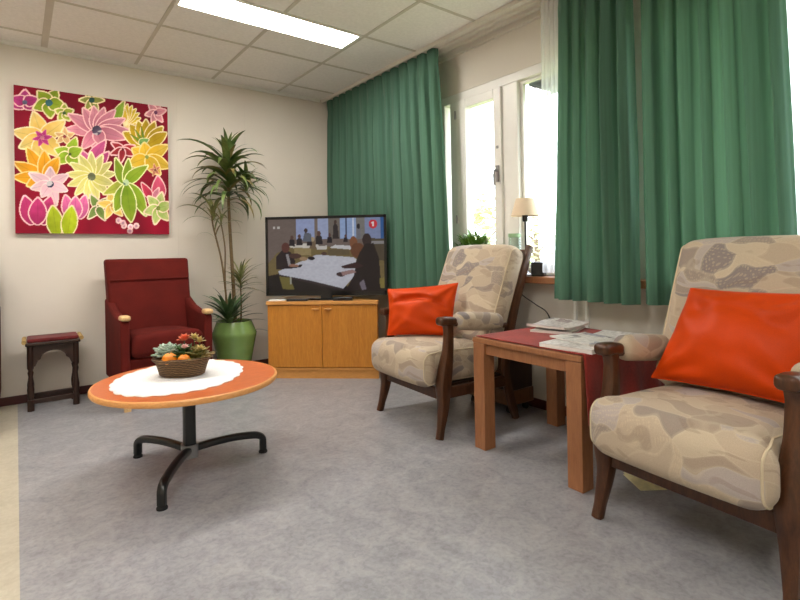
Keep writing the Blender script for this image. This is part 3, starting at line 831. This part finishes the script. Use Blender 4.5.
# ------------------------------------------------------------------ small carved stool
sl = thing('stool', 'small dark carved wooden stool with a red textile seat against the wall', 'stool', (.196, 4.185, 0), R(-1))
for sx in (-1, 1):
    for sy in (-1, 1):
        bm = B(); lathe(bm, [(.019, 0), (.019, .07), (.013, .075), (.018, .10), (.02, .14), (.013, .19), (.011, .22), (.017, .25), (.012, .265), (.019, .28), (.019, .42)], 20, (sx*.125, sy*.085, 0)); finish('leg', bm, M['ebony'], sl)
    bm = B(); obox(bm, (sx*.125, 0, .055), (.022, .15, .024)); finish('stretcher', bm, M['ebony'], sl, bevel=.003)
    bm = B(); tube(bm, [(sx*.158, -.115, .452), (sx*.158, .115, .452)], .013, 14); finish('side_roll', bm, M['gold'], sl)
for sy in (-1, 1):
    bm = B(); obox(bm, (0, sy*.085, .06), (.23, .022, .03)); finish('stretcher', bm, M['ebony'], sl, bevel=.003)
    arch = [(-.14, .43), (-.14, .29), (-.10, .29), (-.085, .325)]+[(-.07*math.cos(PI*k/12), .335+.05*math.sin(PI*k/12)) for k in range(13)]+[(.085, .325), (.10, .29), (.14, .29), (.14, .43)]
    bm = B(); prism_ax(bm, arch, sy*.085-.011, sy*.085+.011, 'y'); finish('apron', bm, M['ebony'], sl)
bm = B(); box(bm, -.152, .152, -.118, .118, .425, .446); finish('seat_board', bm, M['ebony'], sl, bevel=.005)
bm = B(); rbox(bm, .285, .22, .026, .011, lambda p: Vector((p.x, p.y, p.z+.457)), 6, 4); finish('seat_pad', bm, M['redpat'], sl)

# ------------------------------------------------------------------ potted dracaena
pp = thing('potted_plant', 'tall dracaena in a green glazed pot in the corner', 'potted plant', (1.405, 4.09, 0))
bm = B(); lathe(bm, [(0, 0), (.105, 0), (.112, .01), (.132, .14), (.156, .27), (.172, .345), (.175, .365), (.168, .382), (.139, .452), (.136, .464), (.127, .464), (.127, .42), (0, .42)], 56, cap=False); pot = finish('pot', bm, M['glaze'], pp)
bm = B(); lathe(bm, [(0, .425), (.126, .425), (.124, .437), (0, .447)], 32, cap=False); finish('soil', bm, M['soil'], pot)
def stemobj(pts, r0, r1):
    p = spline(pts, 6); bm = B(); tube(bm, p, [r0+(r1-r0)*k/(len(p)-1) for k in range(len(p))], 10); return finish('stem', bm, M['stem'], pp)
def foliage(st, spec, seed, mat, mat2=None, name='foliage'):
    r = random.Random(seed); bm = B()
    for (p, d, n, L, w, t0, t1, dr) in spec:
        for k in range(n):
            f = k/max(1, n-1); z = Vector(p)+Vector(d)*f
            blade(bm, z, k*2.399+r.uniform(-.4, .4), t0+(t1-t0)*f+r.uniform(-.15, .15), L*r.uniform(.75, 1.15), w*r.uniform(.8, 1.2), dr*r.uniform(.7, 1.25), 9, .22, .4, r.uniform(-.5, .5), 1 if mat2 and r.random() < .16 else 0)
    for v in bm.verts:
        if v.co.y > .20: v.co.y = .20+.06*math.tanh((v.co.y-.20)/.10)
        if v.co.z < .9 and v.co.x < -.26: v.co.x = -.26-.02*math.tanh((-.26-v.co.x)/.05)
    return finish(name, bm, [mat, mat2 or mat], st, smooth=70)
s = stemobj([(.005, -.01, .41), (.0, 0, .7), (-.015, .005, 1.05), (-.03, .0, 1.4), (-.035, .0, 1.80)], .017, .010)
foliage(s, [((-.03, 0, 1.42), (0, 0, .14), 26, .38, .042, 1.3, 1.0, 1.9), ((-.032, 0, 1.54), (0, 0, .18), 42, .41, .048, 1.25, .7, 1.5), ((-.034, 0, 1.68), (0, 0, .12), 22, .25, .046, .95, .15, 1.0), ((.10, -.05, 1.50), (0, 0, .10), 16, .20, .036, .9, .3, 1.0)], 2, M['leaf'], M['leaf_y'])
s = stemobj([(-.05, -.03, .41), (-.07, -.03, .65), (-.10, -.02, .95), (-.155, 0, 1.22), (-.165, 0, 1.33)], .009, .006)
foliage(s, [((-.16, 0, 1.26), (0, 0, .07), 14, .28, .024, 1.0, .3, 2.0), ((-.125, 0, 1.08), (-.02, 0, .1), 4, .22, .014, .7, .4, 2.0)], 5, M['leaf_l'], M['leaf_y'])
s = stemobj([(-.06, -.02, .42), (-.075, -.02, .8), (-.075, -.03, 1.05), (-.105, -.02, 1.28)], .008, .005)
foliage(s, [((-.10, -.02, 1.22), (0, 0, .06), 7, .24, .02, .7, .2, 2.1)], 8, M['leaf_l'], M['leaf_y'])
s = stemobj([(.055, .0, .41), (.06, .0, .6), (.055, .0, .82)], .007, .005)
foliage(s, [((.057, 0, .70), (0, 0, .12), 44, .21, .018, 1.4, .45, .9)], 11, M['leaf_l'], M['leaf_y'])
s = stemobj([(-.06, -.06, .41), (-.065, -.065, .47)], .016, .012)
foliage(s, [((-.065, -.065, .44), (0, 0, .06), 40, .30, .036, 1.2, .15, .8)], 14, M['aloe'])
# ------------------------------------------------------------------ corner television cabinet
CA = R(-41.8); cxy = (1.934, 3.591)
cb = thing('television_cabinet', 'low orange oak corner cabinet with two doors under the television', 'cabinet', (*cxy, 0), CA)
CH = .618
poly = [(-.446, .0), (.446, .0), (.446, .05), (.06, .57), (-.25, .60), (-.42, .44), (-.446, .12)]
def inset(p, d): return [(x*(1-d/.45), y+d if y < .1 else y-d) for x, y in p]
bm = B(); prism(bm, [(x, y+.02 if y < .01 else y) for x, y in poly], .082, CH-.028); finish('body', bm, M['oak'], cb, smooth=0)
bm = B(); prism(bm, [(x, y+.012 if y < .01 else y) for x, y in poly], 0, .07); prism(bm, poly, .07, .084); finish('plinth', bm, M['oak_edge'], cb, smooth=0)
bm = B(); prism(bm, [(x*1.012, y-.012 if y < .01 else y) for x, y in poly], CH-.028, CH); finish('top', bm, M['oak_edge'], cb, smooth=0, bevel=.003)
for s in (-1, 1):
    bm = B(); x0, x1 = (-.442, -.0015) if s < 0 else (.0015, .442)
    box(bm, x0, x1, .001, .02, .09, CH-.032); dr = finish('door', bm, M['oak'], cb, bevel=.002)
    bm = B(); tube(bm, [(s*.022, -.006, CH-.064), (s*.05, -.012, CH-.062), (s*.078, -.006, CH-.064)], [(.008, .006), (.01, .009), (.008, .006)], 10); finish('handle', bm, M['oak_edge'], dr)
mc = Matrix.Translation((*cxy, 0)) @ Matrix.Rotation(CA, 4, 'Z')
def inc(x, y, z): return tuple(mc @ Vector((x, y, z)))

# ------------------------------------------------------------------ painted rasters (the canvas picture and what the screen shows)
def raster_mesh(name, img, x0, x1, z0, z1, mat, parent):
    """flat grid facing local -y; img rows run top to bottom, sRGB 0-255"""
    h, w, _ = img.shape
    xs = np.linspace(x0, x1, w); zs = np.linspace(z1, z0, h)
    co = np.zeros((h, w, 3)); co[..., 0] = xs[None]; co[..., 2] = zs[:, None]
    idx = np.arange(h*w).reshape(h, w)
    f = np.stack([idx[1:, :-1], idx[1:, 1:], idx[:-1, 1:], idx[:-1, :-1]], -1).reshape(-1, 4)
    me = bpy.data.meshes.new(name); me.from_pydata(co.reshape(-1, 3).tolist(), [], f.tolist())
    a = me.color_attributes.new('Paint', 'FLOAT_COLOR', 'POINT')
    s = np.clip(img, 0, 255)/255; L = np.where(s <= .04045, s/12.92, ((s+.055)/1.055)**2.4)
    c = np.ones((h*w, 4), np.float32); c[:, :3] = L.reshape(-1, 3); a.data.foreach_set('color', c.ravel())
    me.materials.append(mat); o = bpy.data.objects.new(name, me); col.objects.link(o); o.parent = parent; return o
def smooth_noise(h, w, k, seed):
    r = np.random.RandomState(seed); g = r.rand(k+2, k+2)
    y = np.linspace(0, k, h); x = np.linspace(0, k, w); yi = y.astype(int); xi = x.astype(int); fy = (y-yi)[:, None]; fx = (x-xi)[None]
    a = g[yi][:, xi]; b = g[yi][:, xi+1]; c = g[yi+1][:, xi]; d = g[yi+1][:, xi+1]
    return (a*(1-fx)+b*fx)*(1-fy)+(c*(1-fx)+d*fx)*fy
def flower_canvas(N=300):
    v, u = np.mgrid[0:N, 0:N]/(N-1.0)
    # the unit square of the canvas in sketch coordinates
    Xc = 45+12*v+(543-9*v)*u; yt = 57+75*u; Yc = yt+(577-yt)*v
    img = np.zeros((N, N, 3)); n1 = smooth_noise(N, N, 9, 1); n2 = smooth_noise(N, N, 40, 2)
    img[:] = (136, 12, 38); img *= (.82+.36*n1)[..., None]
    def petal(cx, cy, ang, L, W, c, oc=(244, 216, 186), o=5.5, tip=.62, c2=None, curl=0, back=0):
        a = R(ang); dx, dy = math.cos(a), -math.sin(a)
        t = ((Xc-cx)*dx+(Yc-cy)*dy)/L; s = (Xc-cx)*-dy+(Yc-cy)*dx
        s = s-curl*L*np.clip(t, 0, 1)**2; tt = np.clip(t, 0, 1)
        w = W*.5*np.sin(PI*tt**tip)**.8
        e = o/L
        wo = W*.5*np.sin(PI*np.clip((t+e*.6)/(1+1.4*e), 0, 1)**tip)**.8+o*.75
        mo = (t > -e*.5) & (t < 1+e) & (np.abs(s) < wo); mi = (t > 0) & (t < 1) & (np.abs(s) < w)
        img[mo] = np.array(oc)*(.92+.16*n2[mo])[:, None]
        c2_ = np.array(c2 if c2 else [min(255, k*1.18+18) for k in c]); k = (np.clip(t, 0, 1)*.75+.5*(n2-.5))[..., None]
        k = np.clip(k, 0, 1); fill = (np.array(c)*(1-k)+c2_*k)*(.86+.24*n1)[..., None]
        vein = np.abs(s) < 1.4; fill[vein] *= .93
        img[mi] = fill[mi]
    def disc(cx, cy, r, c, c2=None):
        d = np.hypot(Xc-cx, Yc-cy); m = d < r
        img[m] = (np.array(c)*(.75+.5*n2[m])[:, None])
        if c2: m = (d < r) & (n2 > .58); img[m] = c2
    def flower(cx, cy, angs, L, W, c, oc=(244, 216, 186), ctr=None, cr=8, c2=None, tip=.62, o=5.5, cc2=None):
        for i, a in enumerate(angs):
            a_, l_ = a if isinstance(a, tuple) else (a, L)
            petal(cx, cy, a_, l_, W, c, oc, o, tip, c2)
        if ctr: disc(cx, cy, cr, ctr, cc2)
    ring = lambda n, a0=90: [a0+360*k/n for k in range(n)]
    PK = (248, 196, 196); CR = (246, 226, 176)
    # yellow fringe bloom and its green crescent at the top
    for a in range(-40, 100, 17): petal(418, 182, a, 62 if a > 10 else 58, 24, (224, 178, 44), CR, 4)
    petal(385, 188, 82, 82, 36, (128, 158, 48), CR, 5, .7, None, .25)
    flower(540, 150, ring(6, 70), 40, 22, (206, 128, 140), PK, (110, 60, 90), 7)
    flower(300, 106, ring(6, 60), 42, 20, (136, 140, 62), CR, (40, 72, 66), 10)
    flower(80, 118, [90, 205, 330, 160, 20], 42, 36, (164, 44, 108), PK, (96, 96, 120), 8)
    flower(156, 118, ring(5, 60), 52, 42, (126, 146, 30), CR, (54, 96, 104), 12)
    flower(206, 153, ring(5, 90), 30, 24, (150, 162, 50), CR, (80, 110, 60), 6)
    # the big pink bloom
    for a, l in ((178, 104), (150, 112), (122, 90), (98, 84), (72, 82), (48, 96), (22, 108), (0, 118), (345, 108), (262, 66), (232, 80), (290, 56)):
        petal(318, 213, a, l, 40, (212, 116, 140), PK, 5, .72, (230, 158, 172))
    disc(318, 213, 17, (96, 80, 104), (190, 180, 180))
    # crescent bud
    petal(300, 330, 70, 92, 44, (196, 78, 130), PK, 5, .7, None, .18); petal(318, 336, 48, 62, 34, (188, 66, 122), PK, 5); petal(292, 334, 120, 58, 28, (200, 92, 140), PK, 5)
    # large cream yellow bloom, magenta heart
    for a, l in ((108, 92), (40, 92), (168, 92), (208, 78), (262, 92), (312, 88)):
        petal(136, 240, a, l, 52, (228, 184, 84), (250, 226, 180), 5, .68, (238, 214, 140))
    flower(136, 242, ring(6, 70), 30, 15, (168, 44, 110), (214, 120, 150), (220, 130, 150), 7, o=2)
    flower(208, 236, [20, 90, 160, 220, 300], 32, 18, (206, 160, 110), CR, (140, 60, 60), 6, o=4)
    # green four petals
    for a, l in ((70, 62), (160, 50), (215, 56), (300, 52), (25, 46)): petal(224, 298, a, l, 38, (136, 166, 36), CR, 5)
    disc(226, 298, 5, (80, 90, 40))
    # fan-shaped tulip
    for a in (150, 128, 108, 88, 66, 44, 28): petal(498, 268, a, 92 if 60 < a < 120 else 96, 40, (176, 142, 16), CR, 5, 1.0, (214, 178, 40))
    for a in (146, 124, 100): petal(494, 262, a, 66, 10, (100, 120, 30), (150, 140, 24), 1)
    petal(474, 258, 20, 40, 24, (110, 150, 80), CR, 3)
    flower(412, 280, [150, 200, 15, 335, 260], 46, 22, (156, 34, 44), PK, (120, 30, 30), 5)
    # yellow lily
    for a, l in ((150, 62), (100, 52), (25, 96), (340, 98), (200, 72), (312, 80)): petal(502, 308, a, l, 44, (222, 176, 34), (246, 222, 150), 5, .78, (232, 196, 84))
    flower(536, 352, ring(5, 30), 22, 10, (196, 120, 90), (240, 190, 150), (130, 70, 50), 4, o=2); disc(504, 306, 7, (130, 140, 70))
    # orange flame bloom
    for a, l in ((118, 120), (150, 108), (178, 96), (92, 96), (60, 84), (205, 60)): petal(146, 384, a, l, 42, (232, 150, 14), (250, 214, 140), 5, .8, (240, 178, 50))
    # pale yellow many-petalled bloom
    for a in ring(13, 8): petal(300, 376, a, 84, 30, (214, 204, 104), (246, 234, 180), 4.5, .8, (232, 224, 150))
    disc(300, 376, 14, (112, 116, 84), (180, 186, 140))
    # pale pink star
    for a, l in ((90, 58), (150, 74), (195, 60), (285, 76), (240, 50), (30, 66), (338, 58)): petal(162, 404, a, l, 34, (224, 176, 186), (248, 214, 210), 4.5, .7, (232, 200, 206))
    disc(162, 404, 12, (64, 60, 84), (210, 200, 200))
    # right-hand pink buds
    petal(552, 452, 94, 78, 52, (212, 74, 106), PK, 5, .7); petal(520, 450, 125, 64, 28, (180, 44, 70), PK, 4); petal(530, 450, 60, 40, 20, (206, 120, 140), PK, 4)
    # small yellow and green ones in the bottom row
    for a in (120, 40, 230, 300): petal(322, 484, a, 50, 26, (104, 126, 58), (238, 216, 190), 5)
    for a in ring(5, 100): petal(372, 476, a, 50, 26, (222, 178, 84), (246, 220, 170), 5)
    disc(372, 476, 6, (190, 140, 70))
    # large green bloom
    petal(424, 398, 205, 90, 36, (170, 178, 60), CR, 5)
    for a, l, w, cu in ((128, 92, 38, .25), (78, 84, 34, -.1), (48, 100, 40, .2), (318, 132, 46, .25), (248, 106, 44, 0), (278, 136, 54, 0)): petal(424, 398, a, l, w, (124, 158, 30), (232, 232, 170), 5, 1.0 if w > 43 else .7, (156, 178, 50), cu)
    disc(424, 396, 11, (96, 130, 110), (190, 210, 170))
    # green and white star
    for a in ring(6, 75): petal(548, 486, a, 56, 34, (150, 176, 84), (248, 222, 192), 5.5, .7, (220, 222, 150))
    disc(548, 486, 8, (120, 130, 60))
    # tulips along the bottom
    for cx, cy, c, s in ((245, 524, (190, 84, 132), .86), (124, 546, (166, 40, 92), 1.05)):
        for dx, a, l, wd in ((-17, 103, 96, 46), (17, 77, 96, 46), (0, 90, 88, 50)): petal(cx+dx*s, cy, a, l*s, wd*s, c, PK, 5, .85)
    for dx, a in ((-16, 98), (16, 82)): petal(202+dx, 592, a, 112, 50, (150, 164, 22), CR, 5, .95)
    for x, y in ((396, 530), (416, 548), (440, 552), (462, 548), (438, 566), (412, 538)): disc(x, y, 11, (236, 190, 190)); disc(x, y, 5, (190, 140, 160))
    return img
pt = thing('painting', 'large square painting of yellow, pink and green flowers on crimson', 'painting', (.4895, BY-.034, 1.170))
boxobj('canvas', (-.49, .49, .002, .033, 0, 1.017), plain('crimson_canvas_edge', (120, 16, 38), .8), pt)
o = raster_mesh('picture', flower_canvas(), -.49, .49, 0, 1.017, M['paintart'], pt)

def screen_picture(W=220, Hh=126):
    v, u = np.mgrid[0:Hh, 0:W]; u = u/(W-1.0); v = v/(Hh-1.0)
    X = 45+675*u; Y = 84-8*u+(404-26*u)*v
    img = np.zeros((Hh, W, 3)); img[:] = (112, 98, 92)
    def pol(pts, c):
        ins = np.zeros(X.shape, bool); n = len(pts)
        for i in range(n):
            (x1, y1), (x2, y2) = pts[i], pts[(i+1) % n]
            if y1 == y2: continue
            k = ((y1 > Y) != (y2 > Y)) & (X < (x2-x1)*(Y-y1)/(y2-y1)+x1); ins ^= k
        img[ins] = c
    def ell(cx, cy, rx, ry, c): img[((X-cx)/rx)**2+((Y-cy)/ry)**2 < 1] = c
    def rc(a, b, c, d, k): img[(X > a) & (X < b) & (Y > c) & (Y < d)] = k
    pol([(45, 330), (100, 270), (200, 230), (720, 230), (720, 490), (45, 490)], (116, 100, 62))
    pol([(45, 400), (110, 385), (500, 440), (720, 440), (720, 490), (45, 490)], (24, 17, 20))
    rc(212, 322, 76, 196, (150, 162, 200)); rc(340, 402, 76, 190, (158, 168, 200)); rc(322, 340, 76, 190, (120, 106, 96)); rc(402, 470, 76, 190, (112, 104, 96))
    rc(470, 562, 76, 190, (146, 168, 208)); rc(500, 508, 76, 190, (60, 70, 96)); rc(540, 548, 76, 190, (210, 216, 232)); rc(562, 610, 76, 190, (120, 118, 116)); rc(610, 700, 76, 186, (128, 140, 176)); rc(700, 722, 76, 200, (40, 90, 150))
    rc(600, 722, 186, 300, (76, 66, 50)); rc(640, 722, 200, 214, (140, 138, 140))
    pol([(165, 222), (330, 214), (352, 232), (240, 246), (180, 240)], (206, 200, 190)); rc(200, 300, 240, 280, (150, 132, 92)); pol([(330, 232), (392, 226), (390, 246), (334, 250)], (200, 196, 190))
    pol([(405, 238), (440, 222), (530, 226), (532, 246)], (206, 204, 206)); rc(396, 520, 246, 276, (96, 82, 58))
    D = (30, 24, 32)
    for x, y, s in ((188, 206, 1), (232, 200, 1.0), (346, 188, 1.2), (408, 190, .9), (310, 216, 1.1), (290, 205, .9), (500, 190, .7)):
        pol([(x-18*s, y+26*s), (x-14*s, y-8*s), (x, y-18*s), (x+14*s, y-8*s), (x+18*s, y+26*s)], D if x != 310 else (112, 92, 72)); ell(x, y-22*s, 9*s, 12*s, (88, 60, 54) if x != 310 else (170, 150, 120))
    pol([(250, 205), (262, 160), (300, 160), (304, 205)], (92, 98, 110)); ell(270, 146, 10, 13, (60, 44, 44))
    pol([(426, 190), (430, 122), (440, 100), (456, 122), (462, 190)], (44, 36, 40)); ell(442, 100, 8, 11, (70, 50, 46)); ell(574, 124, 10, 14, (30, 28, 36)); rc(564, 586, 138, 190, (110, 110, 120))
    pol([(104, 372), (330, 276), (545, 286), (600, 330), (482, 452), (300, 418), (112, 390)], (196, 196, 206))
    pol([(104, 378), (112, 390), (300, 418), (482, 452), (484, 462), (300, 432), (108, 398)], (50, 40, 44))
    ell(300, 296, 20, 10, D); ell(375, 270, 16, 10, (80, 56, 50)); ell(470, 378, 26, 12, (60, 40, 44)); ell(255, 300, 24, 10, (160, 130, 100))
    pol([(92, 362), (94, 290), (130, 252), (178, 262), (206, 312), (204, 336), (250, 330), (236, 346), (170, 356)], (34, 22, 28)); ell(150, 240, 24, 28, (92, 50, 44)); pol([(150, 276), (166, 276), (180, 336), (166, 344)], (150, 146, 150)); ell(196, 338, 30, 8, (150, 108, 90))
    ell(205, 285, 36, 14, (74, 46, 42))
    pol([(110, 400), (170, 405), (200, 470), (130, 470)], (112, 102, 50)); rc(172, 182, 400, 440, (160, 160, 150))
    ell(545, 210, 22, 34, (128, 78, 50)); ell(570, 250, 42, 40, (104, 62, 38)); ell(622, 196, 26, 36, (48, 34, 36))
    pol([(560, 300), (580, 260), (612, 215), (660, 210), (690, 290), (700, 450), (640, 480), (490, 470), (545, 380)], (26, 15, 20))
    pol([(470, 335), (560, 310), (600, 330), (560, 345), (480, 345)], (54, 28, 32)); pol([(470, 365), (540, 350), (560, 365), (480, 385)], (150, 118, 116))
    pol([(575, 420), (600, 400), (615, 450), (590, 456)], (116, 108, 120)); pol([(690, 392), (722, 386), (722, 440), (694, 440)], (132, 118, 60))
    ell(658, 112, 24, 23, (206, 44, 58)); rc(653, 662, 100, 124, (240, 226, 226)); rc(647, 656, 103, 110, (240, 226, 226))
    rc(76, 90, 125, 136, (196, 192, 188)); rc(102, 118, 123, 137, (196, 192, 188))
    return img*(.96+.08*smooth_noise(Hh, W, 60, 4))[..., None]
tvx, tvy, _ = inc(.016, .092, 0)
tv = thing('television', 'black flat-screen television showing people around a white table, on the oak cabinet', 'television', (tvx, tvy, CH), CA+R(-1.6))
TW, T0, T1 = .502, .036, .684
bm = B(); box(bm, -TW, TW, 0, .028, T0, T1); box(bm, -.30, .30, .028, .055, T0+.1, T1-.12); finish('housing', bm, M['black'], tv, bevel=.004)
bm = B()
for e in ((-TW, TW, T1-.022, T1), (-TW, TW, T0, T0+.036), (-TW, -TW+.02, T0, T1), (TW-.02, TW, T0, T1)): box(bm, e[0], e[1], -.006, .0, e[2], e[3])
finish('bezel', bm, M['blackgloss'], tv, smooth=0)
o = raster_mesh('screen', screen_picture(), -TW+.018, TW-.018, T0+.034, T1-.02, M['screen'], tv); o.location.y = -.001
o['label'] = 'lit screen with a meeting around a white table'
bm = B(); obox(bm, (0, .02, .03), (.09, .03, .06)); lathe(bm, [(0, 0), (.19, 0), (.19, .006), (.17, .012), (0, .014)], 40, (0, .03, 0), 1, .40, cap=False); finish('stand', bm, M['blackgloss'], tv)
def slab(name, label, cat, x, y, z, rz, s, mat, group=None, extra=None):
    t = thing(name, label, cat, inc(x, y, z), CA+rz, group)
    boxobj('body', (-s[0]/2, s[0]/2, -s[1]/2, s[1]/2, 0, s[2]), mat, t, bevel=min(s)*.25)
    if extra: extra(t)
    return t
def keys(t):
    for k in range(6):
        for j in range(3): boxobj('button', (-.07+.022*k, -.058+.022*k, -.013+.011*j, -.006+.011*j, .016, .018), M['alu'], t)
slab('remote_control', 'black remote control lying flat in front of the television, left of its foot', 'remote control', -.20, .012, CH, R(3), (.17, .045, .016), M['black'], None, keys)
def ports(t):
    boxobj('display', (-.03, .03, -.0245, -.0225, .012, .022), M['blackgloss'], t)
slab('receiver_box', 'small dark receiver box in front of the television at the right', 'receiver', .17, .015, CH, R(-2), (.16, .046, .03), M['black'], None, ports)
pz = slab('paper_stack', 'small stack of white papers on the left corner of the cabinet', 'papers', -.375, .05, CH, R(8), (.13, .09, .01), M['paper'])
boxobj('top_sheet', (-.055, .062, -.04, .043, .0102, .012), M['paper'], pz)
# cables
def cable(label, pts, r, mat):
    o = Vector(pts[-1]); bm = B(); tube(bm, [p-o for p in spline(pts, 8)], r, 6); return tag(finish('cable', bm, mat, loc=o), label, 'cable')
cable('pale cable looping from the cabinet to the back wall beside the green pot', [(1.69, 3.99, .33), (1.655, 4.03, .365), (1.60, 4.12, .37), (1.57, 4.23, .33), (1.585, 4.355, .22), (1.62, 4.352, .10)], .0045, M['cable_w'])
cable('thin dark cable hanging below the window sill behind the side table', [(2.478, 2.09, .788), (2.50, 2.05, .72), (2.545, 1.98, .66), (2.595, 1.93, .60), (2.612, 1.90, .45)], .0035, M['cable_b'])

# ------------------------------------------------------------------ on the window sill
lp = thing('table_lamp', 'small table lamp with a cream shade on the window sill', 'lamp', (2.55, 2.055, SZ))
bm = B(); lathe(bm, [(.088, .375), (.056, .485), (.054, .485), (.086, .375)], 40, cap=False); bm.faces.ensure_lookup_table(); finish('lamp_shade', bm, M['wick'], lp)
bm = B(); lathe(bm, [(0, 0), (.04, 0), (.04, .010), (.02, .018), (.014, .03), (0, .03)], 32, cap=False); finish('base', bm, M['alu'], lp)
bm = B(); tube(bm, [(0, 0, .025), (0, 0, .47)], .0065, 12); finish('pole', bm, M['blackmetal'], lp)
bm = B(); lathe(bm, [(.014, .34), (.018, .35), (.018, .385), (.012, .40)], 20); finish('socket', bm, M['black'], lp)
bm = B()
for k in range(3): tube(bm, [(0, 0, .47), (.055*math.cos(2.1*k), .055*math.sin(2.1*k), .48)], .002, 6)
finish('shade_carrier', bm, M['alu'], lp)
vs = thing('glass_vase', 'clear glass vase with a green band on the sill left of the lamp', 'vase', (2.576, 2.165, SZ))
bm = B(); lathe(bm, [(0, 0), (.036, 0), (.038, .01), (.04, .27), (.037, .27), (.035, .012), (0, .01)], 32, cap=False); finish('glass', bm, M['jar'], vs)
bm = B(); lathe(bm, [(.0405, .245), (.0408, .268), (.0402, .268), (.0402, .245), (.0405, .245)], 32, cap=False); finish('band', bm, M['band'], vs)
bx_ = thing('clock_radio', 'small black box standing on the sill right of the lamp', 'clock', (2.545, 1.955, SZ), R(20))
boxobj('housing', (-.03, .03, -.04, .04, 0, .088), M['black'], bx_, bevel=.006)
boxobj('front_panel', (-.0325, -.029, -.033, .033, .012, .076), M['blackgloss'], bx_)
hp = thing('herb_pot', 'bushy green plant in a pot on the sill behind the patterned armchair by the television', 'potted plant', (2.566, 2.53, SZ))
bm = B(); lathe(bm, [(0, 0), (.038, 0), (.047, .08), (.049, .092), (.043, .092), (.041, .075), (0, .075)], 32, cap=False); finish('pot', bm, M['white'], hp)
bm = B(); r = random.Random(3)
for k in range(230):
    a = r.uniform(0, 2*PI); q = r.uniform(0, 1)**.5; 
    blade(bm, (.03*q*math.cos(a), .14*q*math.sin(a), .11+.04*q+r.uniform(0, .15)*(1-.5*q*q)), a+r.uniform(-.8, .8), r.uniform(.2, 1.1), r.uniform(.045, .085), .02, r.uniform(.2, 1.0), 4, .2, .5)
finish('foliage', bm, M['herb'], hp, smooth=60)
bm = B()
for k in range(9):
    a = k*2.4; tube(bm, [(.01*math.cos(a), .02*math.sin(a), .07), (.03*math.cos(a), .09*math.sin(a), .24)], .003, 5)
finish('stems', bm, M['dgreen'], hp)

# ------------------------------------------------------------------ low things in the shade behind the side table
cs = thing('chest', 'low dark brown chest on castors in the shade behind the side table', 'chest', (2.475, 2.23, 0))
boxobj('body', (-.10, .11, -.18, .18, .14, .46), M['ebony'], cs, bevel=.004)
boxobj('plinth', (-.105, .115, -.185, .185, .052, .14), M['walnut_l'], cs, bevel=.004)
for sx in (-1, 1):
    for sy in (-1, 1):
        bm = B(); c = (sx*.075, sy*.15); tube(bm, [(c[0], c[1]-.011, .02), (c[0], c[1]+.011, .02)], .02, 16, up=(0, 0, 1)); box(bm, c[0]-.01, c[0]+.01, c[1]-.014, c[1]+.014, .034, .053); finish('castor', bm, M['black'], cs)
for i, y in enumerate((1.735, 1.66)):
    bm = B(); tube(bm, [(2.59, y, 0), (2.59, y, SZ-.06)], .011, 12); struct(finish('trim_%d' % (6+i), bm, M['white']))
lf = thing('leaflet', 'folded cream leaflet on the floor under the nearest armchair', 'leaflet', (2.125, 1.105, .0), R(-35))
bm = B(); box(bm, -.055, .055, -.075, .075, .0, .003); finish('back_page', bm, M['ypaper'], lf)
bm = B(); v = [(-.055, -.075, .003), (.055, -.075, .004), (.055, .07, .016), (-.055, .075, .010)]
a = [bm.verts.new(p) for p in v]; b = [bm.verts.new((p[0], p[1], p[2]+.0015)) for p in v]
bm.faces.new(a[::-1]); bm.faces.new(b)
for k in range(4): bm.faces.new((a[k], a[(k+1) % 4], b[(k+1) % 4], b[k]))
finish('front_page', bm, M['ypaper'], lf)

# ------------------------------------------------------------------ camera, daylight, view
cam = bpy.data.cameras.new('camera'); co = bpy.data.objects.new('camera', cam); col.objects.link(co)
yaw, pit, rol = R(37.1942), R(-.3434), R(-.9782)
fw = Vector((math.sin(yaw)*math.cos(pit), math.cos(yaw)*math.cos(pit), -math.sin(pit)))
r0 = Vector((math.cos(yaw), -math.sin(yaw), 0)); d0 = fw.cross(r0)
r2 = math.cos(rol)*r0-math.sin(rol)*d0; d2 = fw.cross(r2)
co.matrix_world = Matrix(((r2.x, -d2.x, -fw.x, 0), (r2.y, -d2.y, -fw.y, 0), (r2.z, -d2.z, -fw.z, 1.0), (0, 0, 0, 1)))
cam.sensor_width = 36; cam.lens = 36*506.48/800; cam.shift_y = -(300-248.58)/800; cam.clip_start = .02
bpy.context.scene.camera = co
w = bpy.data.worlds.new('sky'); bpy.context.scene.world = w; w.use_nodes = True
bg = w.node_tree.nodes['Background']; bg.inputs[0].default_value = rgba((236, 244, 255)); bg.inputs[1].default_value = 8.0
for nm, y, sx in (('daylight_portal', (W1[0]+W1[1])/2, W1[1]-W1[0]), ('daylight_portal', (W2[0]+W2[1])/2, W2[1]-W2[0])):
    l = bpy.data.lights.new(nm, 'AREA'); l.shape = 'RECTANGLE'; l.size = WT-SZ; l.size_y = sx; l.cycles.is_portal = True
    o = bpy.data.objects.new(nm, l); col.objects.link(o); o.location = (WX+.26, y, (WT+SZ)/2); o.rotation_euler = (0, R(90), 0)
sc = bpy.context.scene
sc.view_settings.view_transform = 'Standard'; sc.view_settings.look = 'None'; sc.view_settings.gamma = 1; sc.view_settings.exposure = 0; sc.view_settings.use_curve_mapping = False
